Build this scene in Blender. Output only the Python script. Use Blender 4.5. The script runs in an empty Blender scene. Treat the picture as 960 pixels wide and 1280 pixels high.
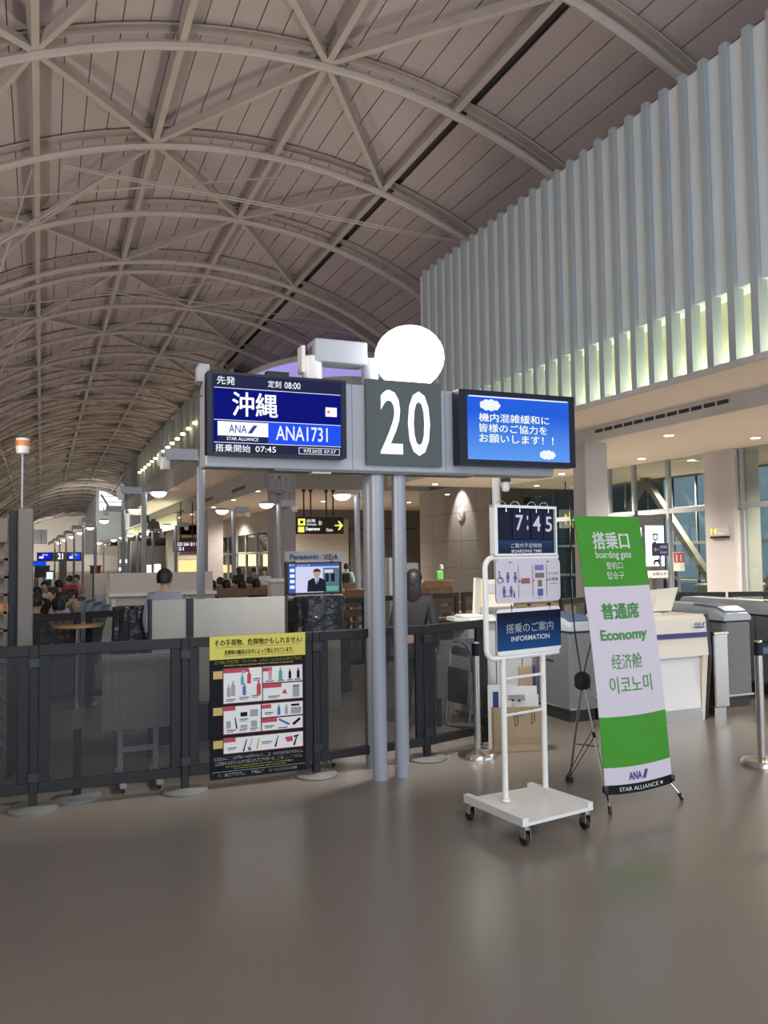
import bpy, bmesh, math, random
from mathutils import Vector, Matrix
random.seed(7)
PI = math.pi
scene = bpy.context.scene
COL = scene.collection
# ---------------------------------------------------------------- camera
FPX = 1030.0
CAM = Vector((0, 0, 1.75))
YAW, ROLL, PITCH = math.radians(22.57), math.radians(0.75), math.radians(3.03)
FW = Vector((math.sin(YAW)*math.cos(PITCH), math.cos(YAW)*math.cos(PITCH), math.sin(PITCH)))
_r0 = Vector((math.cos(YAW), -math.sin(YAW), 0)); _u0 = _r0.cross(FW)
RT = _r0*math.cos(ROLL) - _u0*math.sin(ROLL); UP = RT.cross(FW)
cd = bpy.data.cameras.new('camera'); cam = bpy.data.objects.new('camera', cd); COL.objects.link(cam)
cam.matrix_world = Matrix(((RT.x, UP.x, -FW.x, CAM.x), (RT.y, UP.y, -FW.y, CAM.y), (RT.z, UP.z, -FW.z, CAM.z), (0, 0, 0, 1)))
cd.sensor_fit = 'VERTICAL'; cd.sensor_height = 24; cd.lens = FPX*24/1280; cd.clip_start = .05; cd.clip_end = 600
scene.camera = cam
scene.view_settings.view_transform = 'Standard'; scene.view_settings.look = 'None'
scene.view_settings.gamma = 1; EX = 1.45
scene.view_settings.exposure = EX
scene.view_settings.use_curve_mapping = False
# ---------------------------------------------------------------- world: flat pale morning sky
w = bpy.data.worlds.new('sky'); scene.world = w; w.use_nodes = True
w.node_tree.nodes['Background'].inputs[0].default_value = (.62, .74, .90, 1)
w.node_tree.nodes['Background'].inputs[1].default_value = 1.0
scene.cycles.max_bounces = 7; scene.cycles.diffuse_bounces = 4; scene.cycles.glossy_bounces = 3
scene.cycles.transparent_max_bounces = 16; scene.cycles.sample_clamp_indirect = 4

def ray(px, py): return FW + RT*((px-480)/FPX) + UP*((640-py)/FPX)
def P(px, py, D): return CAM + ray(px, py)*D                 # point at depth D
def F(px, py, z=0):                                           # point on a level
    d = ray(px, py); return CAM + d*((z-CAM.z)/d.z)
def YP(px, py, Y): d = ray(px, py); return CAM + d*(Y/d.y)
def XP(px, py, X): d = ray(px, py); return CAM + d*(X/d.x)
def V(*a): return Vector(a)

def area(name, loc, rot, sx, sy, power, col=(1, .93, .85)):
    l = bpy.data.lights.new(name, 'AREA'); l.shape = 'RECTANGLE'; l.size = sx; l.size_y = sy; l.energy = power; l.color = col
    o = bpy.data.objects.new(name, l); COL.objects.link(o); o.location = loc; o.rotation_euler = rot; return o
def spot(name, loc, to, power, col=(1, .9, .78), ang=120, r=.08, blend=.6):
    l = bpy.data.lights.new(name, 'SPOT'); l.energy = power; l.color = col; l.spot_size = math.radians(ang); l.spot_blend = blend; l.shadow_soft_size = r
    o = bpy.data.objects.new(name, l); COL.objects.link(o); o.location = loc
    o.rotation_euler = (Vector(to)-Vector(loc)).to_track_quat('-Z', 'Y').to_euler(); return o
# hall wash: uplights standing along the hall turned at the vault, and the recessed light of the gate zone
for yy in (-6, 4, 14, 24, 34, 46, 58, 70, 84, 98, 112):
    k_ = 1 if yy < 20 else .6
    spot('vault_uplight', (-3.4, yy, 2.6), (4.5, yy+2, 10), 260*k_, (1, .85, .76), 140, .25)
    spot('vault_uplight', (6.2, yy+3, 3.7), (2.0, yy+4, 10), 130*k_, (1, .85, .76), 130, .25)
for xx in (-2, 6): spot('end_wall_fill', (xx, 122, 3), (xx+1, 132, 5), 1200, (1, .92, .84), 120, .3)  # added fill spots that brighten the far end wall

# added fill light behind the viewer, and the beams of the lamp posts
area('bay_fill', (1.5, -4.5, 7.0), (math.radians(18), 0, 0), 5, 1.5, 170, (1, .90, .80))
spot('lamp_post_beam', (2.95, 6.3, 3.1), (2.95, 6.3, 0), 120, (1, .95, .88), 150, .12)
# ---------------------------------------------------------------- materials
def mat(name, col, rough=.5, metal=0., emis=None, es=0., noise=0., nscale=8., bump=0., bscale=60., alpha=1., spec=None, trans=0., coat=0.):
    m = bpy.data.materials.new(name); m.use_nodes = True; nt = m.node_tree; b = nt.nodes['Principled BSDF']
    b.inputs['Base Color'].default_value = (*col, 1); b.inputs['Roughness'].default_value = rough; b.inputs['Metallic'].default_value = metal
    if spec is not None: b.inputs['Specular IOR Level'].default_value = spec
    if emis: b.inputs['Emission Color'].default_value = (*emis, 1); b.inputs['Emission Strength'].default_value = es
    if trans: b.inputs['Transmission Weight'].default_value = trans
    if coat: b.inputs['Coat Weight'].default_value = coat
    b.inputs['Alpha'].default_value = alpha
    if noise:
        tc = nt.nodes.new('ShaderNodeTexCoord'); n = nt.nodes.new('ShaderNodeTexNoise'); n.inputs['Scale'].default_value = nscale; n.inputs['Detail'].default_value = 4
        r = nt.nodes.new('ShaderNodeValToRGB'); r.color_ramp.elements[0].position = .3; r.color_ramp.elements[1].position = .7
        r.color_ramp.elements[0].color = (*[c*(1-noise) for c in col], 1); r.color_ramp.elements[1].color = (*[min(1, c*(1+noise)) for c in col], 1)
        nt.links.new(tc.outputs['Object'], n.inputs['Vector']); nt.links.new(n.outputs['Fac'], r.inputs[0]); nt.links.new(r.outputs[0], b.inputs['Base Color'])
    if bump:
        tc = nt.nodes.new('ShaderNodeTexCoord'); n = nt.nodes.new('ShaderNodeTexNoise'); n.inputs['Scale'].default_value = bscale; n.inputs['Detail'].default_value = 3
        bp = nt.nodes.new('ShaderNodeBump'); bp.inputs['Strength'].default_value = bump; bp.inputs['Distance'].default_value = .02
        nt.links.new(tc.outputs['Object'], n.inputs['Vector']); nt.links.new(n.outputs['Fac'], bp.inputs['Height']); nt.links.new(bp.outputs[0], b.inputs['Normal'])
    return m
def emit(name, col, s):
    return mat(name, (0.004, .004, .004), .5, 0, col, s/2**(EX*.85), spec=.12)
M = {}
M['steel_paint'] = mat('steel_paint', (.43, .385, .35), .5, noise=.05, nscale=2)
M['roof_panel'] = mat('roof_panel', (.43, .375, .37), .55, noise=.05, nscale=.6)
M['roof_dark'] = mat('roof_dark', (.06, .055, .055), .8)
M['fin'] = mat('fin', (.38, .44, .475), .5, noise=.03, nscale=1.5)  # darker than the panels: shade on the fin sides put into colour
M['fin_panel'] = mat('fin_panel', (.66, .75, .80), .5, noise=.03, nscale=1.5)
M['glow_panel'] = mat('glow_panel', (.80, .82, .60), .6)
M['strip'] = emit('strip', (1, .98, .70), 13)
M['white_ceiling'] = mat('white_ceiling', (.82, .74, .66), .7, noise=.02, nscale=.5)
M['fascia'] = mat('fascia', (.52, .52, .52), .6, noise=.03, nscale=1)
M['pillar'] = mat('pillar', (.50, .49, .50), .55, noise=.03, nscale=2)
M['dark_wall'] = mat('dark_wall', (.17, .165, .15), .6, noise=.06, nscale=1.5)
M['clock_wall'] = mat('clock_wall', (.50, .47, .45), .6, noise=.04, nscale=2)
M['strut'] = mat('strut', (.17, .17, .16), .5)
M['dark'] = mat('dark', (.02, .021, .024), .4)
M['fence'] = mat('fence', (.011, .012, .015), .6, noise=.08, nscale=5)
M['grey_disc'] = mat('grey_disc', (.17, .17, .16), .5, noise=.1)
M['mid_grey'] = mat('mid_grey', (.15, .145, .14), .6, noise=.04)
M['pole'] = mat('pole', (.34, .37, .42), .42, .1)
M['sign_grey'] = mat('sign_grey', (.40, .42, .46), .45, noise=.02)
M['white'] = mat('white', (.78, .78, .76), .35)
M['cart_white'] = mat('cart_white', (.80, .80, .77), .3)
M['cream'] = mat('cream', (.76, .69, .57), .35, noise=.02)
M['steel'] = mat('steel', (.58, .55, .50), .22, .95, noise=.05, nscale=4)
M['chrome'] = mat('chrome', (.75, .74, .72), .12, 1)
M['black'] = mat('black', (.012, .012, .013), .35)
M['rubber'] = mat('rubber', (.015, .015, .015), .7)
M['navy'] = mat('navy', (.04, .035, .16), .4)
M['bezel'] = mat('bezel', (.004, .005, .016), .4, spec=.3)
M['plate'] = mat('plate', (.018, .028, .028), .5, emis=(.5, .6, .6), es=.03)
M['lamp'] = emit('lamp', (1, .98, .93), 22)
M['lamp_far'] = emit('lamp_far', (1, .97, .9), 9)
M['down'] = emit('down', (1, .92, .78), 11)
M['warm_spot'] = emit('warm_spot', (1, .78, .35), 14)
M['t_white'] = emit('t_white', (1, 1, 1), .95)
M['t_pale'] = mat('t_pale', (.70, .74, .80), .5)
M['ink'] = mat('ink', (.006, .006, .008), .6, spec=.2)
M['wood'] = mat('wood', (.19, .105, .055), .5, noise=.2, nscale=6)
M['wood_top'] = mat('wood_top', (.50, .30, .15), .45, noise=.12, nscale=5)
M['beige'] = mat('beige', (.55, .51, .45), .6, noise=.03)
M['board'] = mat('board', (.29, .29, .265), .6, noise=.03)
M['blue_seat'] = mat('blue_seat', (.23, .28, .34), .6)
M['glass'] = mat('glass', (.85, .92, .95), .04, 0, trans=1., alpha=.35)
M['paper'] = mat('paper', (.80, .80, .78), .6)
M['cardboard'] = mat('cardboard', (.42, .31, .19), .8, noise=.06)
M['green'] = mat('green', (.045, .27, .012), .7, noise=.03, nscale=3)
M['green_print'] = mat('green_print', (.05, .27, .05), .6)
M['banner_white'] = mat('banner_white', (.62, .56, .62), .6)
M['b_navy'] = mat('b_navy', (.02, .05, .22), .5)
M['skin'] = mat('skin', (.55, .36, .26), .5)
M['hair'] = mat('hair', (.012, .010, .009), .5)
M['grey_box'] = mat('grey_box', (.36, .38, .40), .5)
M['gate_dark'] = mat('gate_dark', (.15, .155, .165), .45, noise=.05)
M['gate_blue'] = mat('gate_blue', (.07, .12, .21), .4)
M['gate_pale'] = mat('gate_pale', (.42, .46, .50), .4)
M['brown_frame'] = mat('brown_frame', (.28, .22, .17), .6, noise=.1)
def plastic():
    m = mat('black_plastic_wrap', (.05, .052, .058), .12, .25, bump=1.0, bscale=11); return m
M['wrap'] = plastic()
def perforated():
    m = bpy.data.materials.new('perforated_sheet'); m.use_nodes = True; nt = m.node_tree; N = nt.nodes; L = nt.links
    b = N['Principled BSDF']; b.inputs['Base Color'].default_value = (.016, .017, .020, 1); b.inputs['Roughness'].default_value = .5
    tc = N.new('ShaderNodeTexCoord'); sp = N.new('ShaderNodeSeparateXYZ'); L.new(tc.outputs['Object'], sp.inputs[0])
    def mth(op, a, c=None, v=None):
        n = N.new('ShaderNodeMath'); n.operation = op
        if isinstance(a, (int, float)): n.inputs[0].default_value = a
        else: L.new(a, n.inputs[0])
        if c is not None:
            if isinstance(c, (int, float)): n.inputs[1].default_value = c
            else: L.new(c, n.inputs[1])
        return n.outputs[0]
    p = .0125
    row = mth('FLOOR', mth('DIVIDE', sp.outputs[2], p*.866)); odd = mth('MODULO', mth('ABSOLUTE', row), 2.)
    u = mth('ADD', mth('DIVIDE', sp.outputs[0], p), mth('MULTIPLY', odd, .5))
    fu = mth('SUBTRACT', mth('FRACT', u), .5); fv = mth('MULTIPLY', mth('SUBTRACT', mth('FRACT', mth('DIVIDE', sp.outputs[2], p*.866)), .5), .866)
    d = mth('SQRT', mth('ADD', mth('MULTIPLY', fu, fu), mth('MULTIPLY', fv, fv)))
    hole = mth('LESS_THAN', d, .33)
    tr = N.new('ShaderNodeBsdfTransparent'); mx = N.new('ShaderNodeMixShader'); L.new(hole, mx.inputs[0]); L.new(b.outputs[0], mx.inputs[1]); L.new(tr.outputs[0], mx.inputs[2])
    L.new(mx.outputs[0], N['Material Output'].inputs[0]); return m
M['perf'] = perforated()
def tint(name, col, gl=.08):
    m = bpy.data.materials.new(name); m.use_nodes = True; nt = m.node_tree; N = nt.nodes; L = nt.links; N.remove(N['Principled BSDF'])
    tr = N.new('ShaderNodeBsdfTransparent'); tr.inputs[0].default_value = (*col, 1); g = N.new('ShaderNodeBsdfGlossy'); g.inputs['Roughness'].default_value = .03
    mx = N.new('ShaderNodeMixShader'); fr = N.new('ShaderNodeFresnel'); fr.inputs[0].default_value = 1.5
    mm = N.new('ShaderNodeMath'); mm.operation = 'MULTIPLY'; mm.inputs[1].default_value = gl/.08; L.new(fr.outputs[0], mm.inputs[0])
    ge = N.new('ShaderNodeNewGeometry'); iv = N.new('ShaderNodeMath'); iv.operation = 'SUBTRACT'; iv.inputs[0].default_value = 1; L.new(ge.outputs['Backfacing'], iv.inputs[1])
    m2 = N.new('ShaderNodeMath'); m2.operation = 'MULTIPLY'; L.new(mm.outputs[0], m2.inputs[0]); L.new(iv.outputs[0], m2.inputs[1]); L.new(m2.outputs[0], mx.inputs[0]); L.new(tr.outputs[0], mx.inputs[1]); L.new(g.outputs[0], mx.inputs[2]); L.new(mx.outputs[0], N['Material Output'].inputs[0]); return m
M['pane'] = tint('pane', (.80, .84, .80)); M['pane_out'] = tint('pane_out', (.36, .40, .42))
def floor_mat():
    m = mat('vinyl_floor', (.20, .175, .155), .3); nt = m.node_tree; N = nt.nodes; L = nt.links; b = N['Principled BSDF']
    tc = N.new('ShaderNodeTexCoord'); n = N.new('ShaderNodeTexNoise'); n.inputs['Scale'].default_value = 160; n.inputs['Detail'].default_value = 2
    n2 = N.new('ShaderNodeTexNoise'); n2.inputs['Scale'].default_value = .5; n2.inputs['Detail'].default_value = 3
    r = N.new('ShaderNodeValToRGB'); r.color_ramp.elements[0].position = .35; r.color_ramp.elements[1].position = .75
    r.color_ramp.elements[0].color = (.20, .175, .152, 1); r.color_ramp.elements[1].color = (.29, .255, .22, 1)
    mx = N.new('ShaderNodeMix'); mx.data_type = 'RGBA'; mx.blend_type = 'MULTIPLY'; mx.inputs[0].default_value = .25
    L.new(tc.outputs['Object'], n.inputs['Vector']); L.new(tc.outputs['Object'], n2.inputs['Vector']); L.new(n.outputs['Fac'], r.inputs[0])
    L.new(r.outputs[0], mx.inputs[6]); L.new(n2.outputs['Fac'], mx.inputs[7]); L.new(mx.outputs[2], b.inputs['Base Color'])
    rr = N.new('ShaderNodeMapRange'); rr.inputs[3].default_value = .20; rr.inputs[4].default_value = .26; L.new(n2.outputs['Fac'], rr.inputs[0]); L.new(rr.outputs[0], b.inputs['Roughness'])
    return m
M['floor'] = floor_mat()
def gradient(name, c0, c1, axis=2, z0=0., z1=1., es=0.):
    m = mat(name, c0, .5); nt = m.node_tree; N = nt.nodes; L = nt.links; b = N['Principled BSDF']
    tc = N.new('ShaderNodeTexCoord'); sp = N.new('ShaderNodeSeparateXYZ'); L.new(tc.outputs['Object'], sp.inputs[0])
    mr = N.new('ShaderNodeMapRange'); mr.inputs[1].default_value = z0; mr.inputs[2].default_value = z1; L.new(sp.outputs[axis], mr.inputs[0])
    r = N.new('ShaderNodeValToRGB'); r.color_ramp.elements[0].color = (*c0, 1); r.color_ramp.elements[1].color = (*c1, 1); L.new(mr.outputs[0], r.inputs[0])
    if es:
        b.inputs['Base Color'].default_value = (.004, .004, .004, 1); b.inputs['Specular IOR Level'].default_value = .1; L.new(r.outputs[0], b.inputs['Emission Color']); b.inputs['Emission Strength'].default_value = es/2**(EX*.85)
    else: L.new(r.outputs[0], b.inputs['Base Color']); b.inputs['Specular IOR Level'].default_value = .15; b.inputs['Roughness'].default_value = .6
    return m

# ---------------------------------------------------------------- builders
ROOTM = {}
class MB:
    def __init__(s): s.v = []; s.f = []; s.mi = []; s.cur = 0
    def add(s, vs, fs):
        o = len(s.v); s.v += [tuple(x) for x in vs]; s.f += [tuple(i+o for i in f) for f in fs]; s.mi += [s.cur]*len(fs); return s
    def box(s, x0, x1, y0, y1, z0, z1):
        x0, x1 = sorted((x0, x1)); y0, y1 = sorted((y0, y1)); z0, z1 = sorted((z0, z1))
        return s.add([(x0, y0, z0), (x1, y0, z0), (x1, y1, z0), (x0, y1, z0), (x0, y0, z1), (x1, y0, z1), (x1, y1, z1), (x0, y1, z1)],
                     [(0, 3, 2, 1), (4, 5, 6, 7), (0, 1, 5, 4), (1, 2, 6, 5), (2, 3, 7, 6), (3, 0, 4, 7)])
    def cbox(s, x0, x1, y0, y1, z0, z1, c=.01):      # box with chamfered vertical edges and top
        x0, x1 = sorted((x0, x1)); y0, y1 = sorted((y0, y1))
        def ring(e, z): return [(x0+e+c, y0+e, z), (x1-e-c, y0+e, z), (x1-e, y0+e+c, z), (x1-e, y1-e-c, z), (x1-e-c, y1-e, z), (x0+e+c, y1-e, z), (x0+e, y1-e-c, z), (x0+e, y0+e+c, z)]
        return s.loft([ring(c*.6, z0), ring(0, z0+c), ring(0, z1-c), ring(c*.6, z1)])
    def loft(s, rings, caps=True, closed=True):
        n = len(rings[0]); vs = [p for r in rings for p in r]; fs = []
        for k in range(len(rings)-1):
            for i in range(n if closed else n-1):
                j = (i+1) % n; fs.append((k*n+i, k*n+j, (k+1)*n+j, (k+1)*n+i))
        if caps: fs.append(tuple(range(n))[::-1]); fs.append(tuple((len(rings)-1)*n+i for i in range(n)))
        return s.add(vs, fs)
    def tube(s, pts, r, n=8, caps=True):
        pts = [Vector(p) for p in pts]; R = r if isinstance(r, (list, tuple)) else [r]*len(pts); rings = []; prev = None
        for i, p in enumerate(pts):
            t = (pts[min(i+1, len(pts)-1)]-pts[max(i-1, 0)]).normalized()
            if prev is None:
                a = Vector((0, 0, 1)) if abs(t.z) < .9 else Vector((1, 0, 0)); prev = t.cross(a).normalized()
            else: prev = (prev-t*prev.dot(t)).normalized()
            b = t.cross(prev); rings.append([p+(prev*math.cos(2*PI*k/n)+b*math.sin(2*PI*k/n))*R[i] for k in range(n)])
        return s.loft(rings, caps)
    def bar(s, p0, p1, w, h, up=(0, 0, 1)):          # rectangular bar
        p0, p1 = Vector(p0), Vector(p1); t = (p1-p0).normalized(); up = Vector(up)
        sd = t.cross(up).normalized(); u = sd.cross(t)
        return s.loft([[p+sd*a*w/2+u*b*h/2 for a, b in ((-1, -1), (1, -1), (1, 1), (-1, 1))] for p in (p0, p1)])
    def lathe(s, c, prof, n=20, ax=2):
        rings = []
        for r, z in prof:
            ring = []
            for k in range(n):
                a = 2*PI*k/n; x, y = r*math.cos(a), r*math.sin(a)
                ring.append((c[0]+x, c[1]+y, c[2]+z) if ax == 2 else ((c[0]+x, c[1]+z, c[2]+y) if ax == 1 else (c[0]+z, c[1]+x, c[2]+y)))
            rings.append(ring)
        return s.loft(rings)
    def poly(s, pts, d):                               # prism: polygon + offset vector
        d = Vector(d); return s.loft([[Vector(p) for p in pts], [Vector(p)+d for p in pts]])
    def quad(s, pts): return s.add(pts, [tuple(range(len(pts)))])
    def build(s, name, m, parent=None, world=False, smooth=False, kind=None, label=None):
        vs = s.v
        if world and parent is not None:
            inv = ROOTM[parent.name].inverted(); vs = [tuple(inv @ Vector(v)) for v in vs]
        me = bpy.data.meshes.new(name); me.from_pydata(vs, [], s.f)
        ms = m if isinstance(m, (list, tuple)) else [m]
        for q in ms: me.materials.append(M[q] if isinstance(q, str) else q)
        if len(ms) > 1: me.polygons.foreach_set('material_index', s.mi)
        bm = bmesh.new(); bm.from_mesh(me); bmesh.ops.recalc_face_normals(bm, faces=bm.faces); bm.to_mesh(me); bm.free()
        if smooth:
            me.polygons.foreach_set('use_smooth', [True]*len(me.polygons))
            try: me.set_sharp_from_angle(angle=math.radians(40))
            except Exception: pass
        o = bpy.data.objects.new(name, me); COL.objects.link(o)
        if parent is not None: o.parent = parent; ROOTM[o.name] = ROOTM[parent.name]
        else: ROOTM[o.name] = Matrix.Identity(4)
        if kind: o['kind'] = kind
        if label: o['label'] = label
        return o
def tag(o, label=None, cat=None, group=None, kind=None):
    if label: o['label'] = label
    if cat: o['category'] = cat
    if group: o['group'] = group
    if kind: o['kind'] = kind
    return o
def thing(name, loc=(0, 0, 0), rz=0., label=None, cat=None, group=None, kind=None, mw=None):
    o = bpy.data.objects.new(name, None); COL.objects.link(o); o.empty_display_size = .1
    m = mw if mw is not None else Matrix.Translation(Vector(loc)) @ Matrix.Rotation(rz, 4, 'Z')
    o.matrix_world = m; ROOTM[o.name] = m.copy(); return tag(o, label, cat, group, kind)
def kids(o): return [c for c in CH.get(o.name, [])]
CH = {}
def copy_tree(o, loc=None, rz=None, label=None, swap=None):
    src = {}
    for q in COL.objects:
        if q.parent: src.setdefault(q.parent, []).append(q)
    def rec(x, par):
        c = x.copy(); COL.objects.link(c); c.parent = par; ROOTM[c.name] = ROOTM[x.name]
        if swap and x.type == 'MESH' and any(m_.name in swap for m_ in x.data.materials):
            c.data = x.data.copy()
            for i, m_ in enumerate(c.data.materials):
                if m_.name in swap: c.data.materials[i] = M[swap[m_.name]]
        for ch in src.get(x, []): rec(ch, c)
        return c
    c = rec(o, None)
    if loc is not None: c.location = loc
    if rz is not None: c.rotation_euler = (0, 0, rz)
    ROOTM[c.name] = Matrix.Translation(Vector(c.location)) @ Matrix.Rotation(c.rotation_euler.z, 4, 'Z')
    if label: c['label'] = label
    return c

# text -> flat mesh, cached
_tmp = bpy.data.scenes.new('lettering_bench'); TC = {}
def text_mesh(s, bold=0., spacing=1., leading=1.):
    k = (s, bold, spacing, leading)
    if k in TC: return TC[k]
    if bold and any(ord(ch) > 0x2000 for ch in s):            # overlapping strokes cannot be offset: thicken with shifted copies
        v0, f0 = text_mesh(s, 0., spacing, leading); vs, fs = [], []
        for i, (dx, dy) in enumerate(((0, 0), (bold*1.6, 0), (0, bold*1.2), (bold*1.6, bold*1.2))):
            n = len(vs); vs += [(x+dx, y+dy, z+.0) for x, y, z in v0]; fs += [tuple(q+n for q in f) for f in f0]
        TC[k] = (vs, fs); return TC[k]
    c = bpy.data.curves.new('t', 'FONT'); c.body = s; c.resolution_u = 3; c.offset = bold; c.space_character = spacing; c.space_line = leading; c.fill_mode = 'FRONT'
    o = bpy.data.objects.new('t', c); _tmp.collection.objects.link(o); vl = _tmp.view_layers[0]; vl.update()
    dg = vl.depsgraph; me = bpy.data.meshes.new_from_object(o.evaluated_get(dg))
    vs = [tuple(v.co) for v in me.vertices]; fs = [tuple(p.vertices) for p in me.polygons]
    bpy.data.objects.remove(o); bpy.data.meshes.remove(me)
    TC[k] = (vs, fs); return TC[k]
class Frame:
    """a flat board in the scene: origin, right, up, and the normal towards the viewer"""
    def __init__(s, o, u, v):
        s.o = Vector(o); s.u = Vector(u).normalized(); v = Vector(v); v = v-s.u*v.dot(s.u); s.v = v.normalized(); s.n = s.u.cross(s.v)
    def pt(s, a, b, d=0.): return s.o+s.u*a+s.v*b+s.n*d
    def hit(s, px, py):
        d = ray(px, py); t = (s.o-CAM).dot(s.n)/d.dot(s.n); q = CAM+d*t-s.o; return (q.dot(s.u), q.dot(s.v))
def text(fr, s, x0, y0, x1, y1, m, parent, d=.003, bold=0., name='lettering', spacing=1., mb=None, leading=1., label=None):
    vs, fs = text_mesh(s, bold, spacing, leading)
    if not vs: return None
    ax = min(v[0] for v in vs); bx = max(v[0] for v in vs); ay = min(v[1] for v in vs); by = max(v[1] for v in vs)
    sx = (x1-x0)/max(bx-ax, 1e-6); sy = (y1-y0)/max(by-ay, 1e-6)
    b = mb or MB(); b.add([fr.pt(x0+(v[0]-ax)*sx, y0+(v[1]-ay)*sy, d) for v in vs], fs)
    return b if mb else b.build(name, m, parent, world=True, label=label)
def slab(fr, x0, y0, x1, y1, d0, d1, mb=None):
    b = mb or MB(); pts = [fr.pt(x0, y0, d0), fr.pt(x1, y0, d0), fr.pt(x1, y1, d0), fr.pt(x0, y1, d0)]; b.poly(pts, fr.n*(d1-d0)); return b
def rpoly(x0, y0, x1, y1, r, n=5):
    out = []
    for cx, cy, a0 in ((x1-r, y0+r, -90), (x1-r, y1-r, 0), (x0+r, y1-r, 90), (x0+r, y0+r, 180)):
        for k in range(n+1):
            a = math.radians(a0+90*k/n); out.append((cx+r*math.cos(a), cy+r*math.sin(a)))
    return out
def rslab(fr, x0, y0, x1, y1, d0, d1, r, mb=None):
    b = mb or MB(); b.poly([fr.pt(a, c, d0) for a, c in rpoly(x0, y0, x1, y1, r)], fr.n*(d1-d0)); return b
def flat(fr, pts, d, mb): mb.quad([fr.pt(a, b, d) for a, b in pts]); return mb
# ================================================================ THE SETTING
fl = MB().box(-14, 34, -9, 134, -.12, 0).build('floor', 'floor'); tag(fl, kind='structure')
CX, CZ, RR = 4.22, -.92, 11.41
def drop(y): return 0 if y < 50 else .00038*(y-50)**2
def arc(a, R, y): a = math.radians(a); return Vector((CX+R*math.cos(a), y, CZ+R*math.sin(a)-drop(y)))
TS = [9.93+3.604*i for i in range(-5, 5)]                      # arches up to the expansion joint
NODES = list(TS); par = {i-5+0: None for i in range(10)}
LATE = [25.25+3.604*i for i in range(0, 30)]
ceil_ = thing('ceiling', kind='structure')
def arch_mesh():
    b = MB(); b.tube([arc(a, RR, 0) for a in [178-3.0*k for k in range(47)]], .085, 8); return b
am = arch_mesh().build('arch_tube', 'steel_paint', ceil_, smooth=True); am.location = (0, TS[0], 0)
fm = MB()
fm.loft([[arc(a, RR+.27, -.13), arc(a, RR+.27, .13), arc(a, RR+.30, .13), arc(a, RR+.30, -.13)] for a in [178-3.0*k for k in range(47)]])
fo = fm.build('arch_flange', 'steel_paint', ceil_); fo.location = (0, TS[0], 0)
for y in TS[1:]+LATE:
    for src in (am, fo):
        c = src.copy(); COL.objects.link(c); c.location = (0, y, -drop(y))
PUR = [174.3, 162.0, 149.6, 137.2, 124.8, 112.5, 100.7, 87.9, 75.0]         # ends with the line beside the dark slot
def member(a0, y0, a1, y1, nm, w=.12, h=.17):
    p0, p1 = arc(a0, RR+.10, y0), arc(a1, RR+.10, y1); mid = (p0+p1)/2
    up = Vector((mid.x-CX, 0, mid.z-CZ)); return MB().bar(p0, p1, w, h, up).build(nm, 'steel_paint', ceil_)
seq = [(-5+i, y) for i, y in enumerate(TS)]                    # (index, y): index parity decides where diagonals land
late = [(4+i, y) for i, y in enumerate(LATE)]
for S_ in (seq, late):
    for (i, y0), (i2, y1) in zip(S_, S_[1:]):
        if y1 < 5: continue
        for j, a in enumerate(PUR):
            if y0 > 75 and j < 2: continue
            member(a, y0, a, y1, 'purlin')
            if j+1 < len(PUR):
                b = PUR[j+1]
                # nodes: index odd -> purlins 5 (A) and 7 (C); even -> 6 (B) and 8 (D)
                if (i+j) % 2 == 0: member(a, y0, b, y1, 'diagonal_brace', .11, .15)
                else: member(b, y0, a, y1, 'diagonal_brace', .11, .15)
for a in PUR: member(a, TS[-1], a, LATE[0], 'purlin')
# vault skin: long boards between dark joints
DA = 2.18
angs = [74.7+DA*k for k in range(47)]+[73.3-DA*(k+1) for k in range(15)]
def board(b, a, y0, y1):
    g = .05
    ring = lambda y: [arc(a+g, RR+.33, y), arc(a+DA-g, RR+.33, y), arc(a+DA-g, RR+.37, y), arc(a+g, RR+.37, y)]
    b.loft([ring(y0+.01), ring(y1-.01)])
ally = TS+LATE; rest = MB(); npan = 0
for y0, y1 in zip(ally, ally[1:]):
    for a in angs:
        if 6 < y0 < 27 and 36 < a < 128 and npan < 295:
            b = MB(); board(b, a, y0, y1); b.build('roof_panel', 'roof_panel', ceil_); npan += 1
        else: board(rest, a, y0, y1)
rest.build('roof_panel', 'roof_panel', ceil_, kind='stuff')
dk = MB(); ys = [TS[0]]+[50+4*k for k in range(22)]
for y0, y1 in zip(ys, ys[1:]):
    dk.loft([[arc(180-4*k, RR+.42, y) for k in range(36)]+[arc(40+4*k, RR+.5, y) for k in range(36)] for y in (y0, y1)])
dk.build('roof_deck', 'roof_dark', ceil_)
MB().box(12.4, 17.4, -8.1, 29.5, 6.3, 6.5).box(12.4, 26, 29.5, 133, 6.3, 6.5).build('mezzanine_light_shield', 'roof_dark', ceil_)  # unseen slabs added to stop outside light leaking in
# tie rods
def rod(p0, p1, r=.018): MB().tube([p0, p1], r, 5).build('tie_rod', 'steel_paint', ceil_, smooth=True)
T = [9.93+3.604*i for i in range(5)]
rod(YP(480, -2, T[1]-.3), YP(842, 104, T[1]-.3)); rod(YP(470, 0, T[1]-.5), YP(842, 108, T[1]-.5))
for y, y2 in ((T[2], T[2]-.12),):
    rod(YP(78, 206, y), YP(590, 304, y)); rod(YP(78, 209, y2), YP(590, 307, y2)); rod(YP(385, 219, y), YP(-40, 251, y)); rod(YP(172, 192, y), YP(-30, 320, y)); rod(YP(176, 194, y2), YP(-30, 324, y2)); rod(YP(40, 212, y), YP(0, 340, y))
for y in (25.25,):
    rod(YP(62, 349, y), YP(470, 412, y)); rod(YP(62, 352, y), YP(455, 420, y)); rod(YP(290, 350, y), YP(-10, 385, y)); rod(YP(131, 341, y), YP(-20, 460, y)); rod(YP(46, 356, y), YP(0, 470, y))
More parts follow.
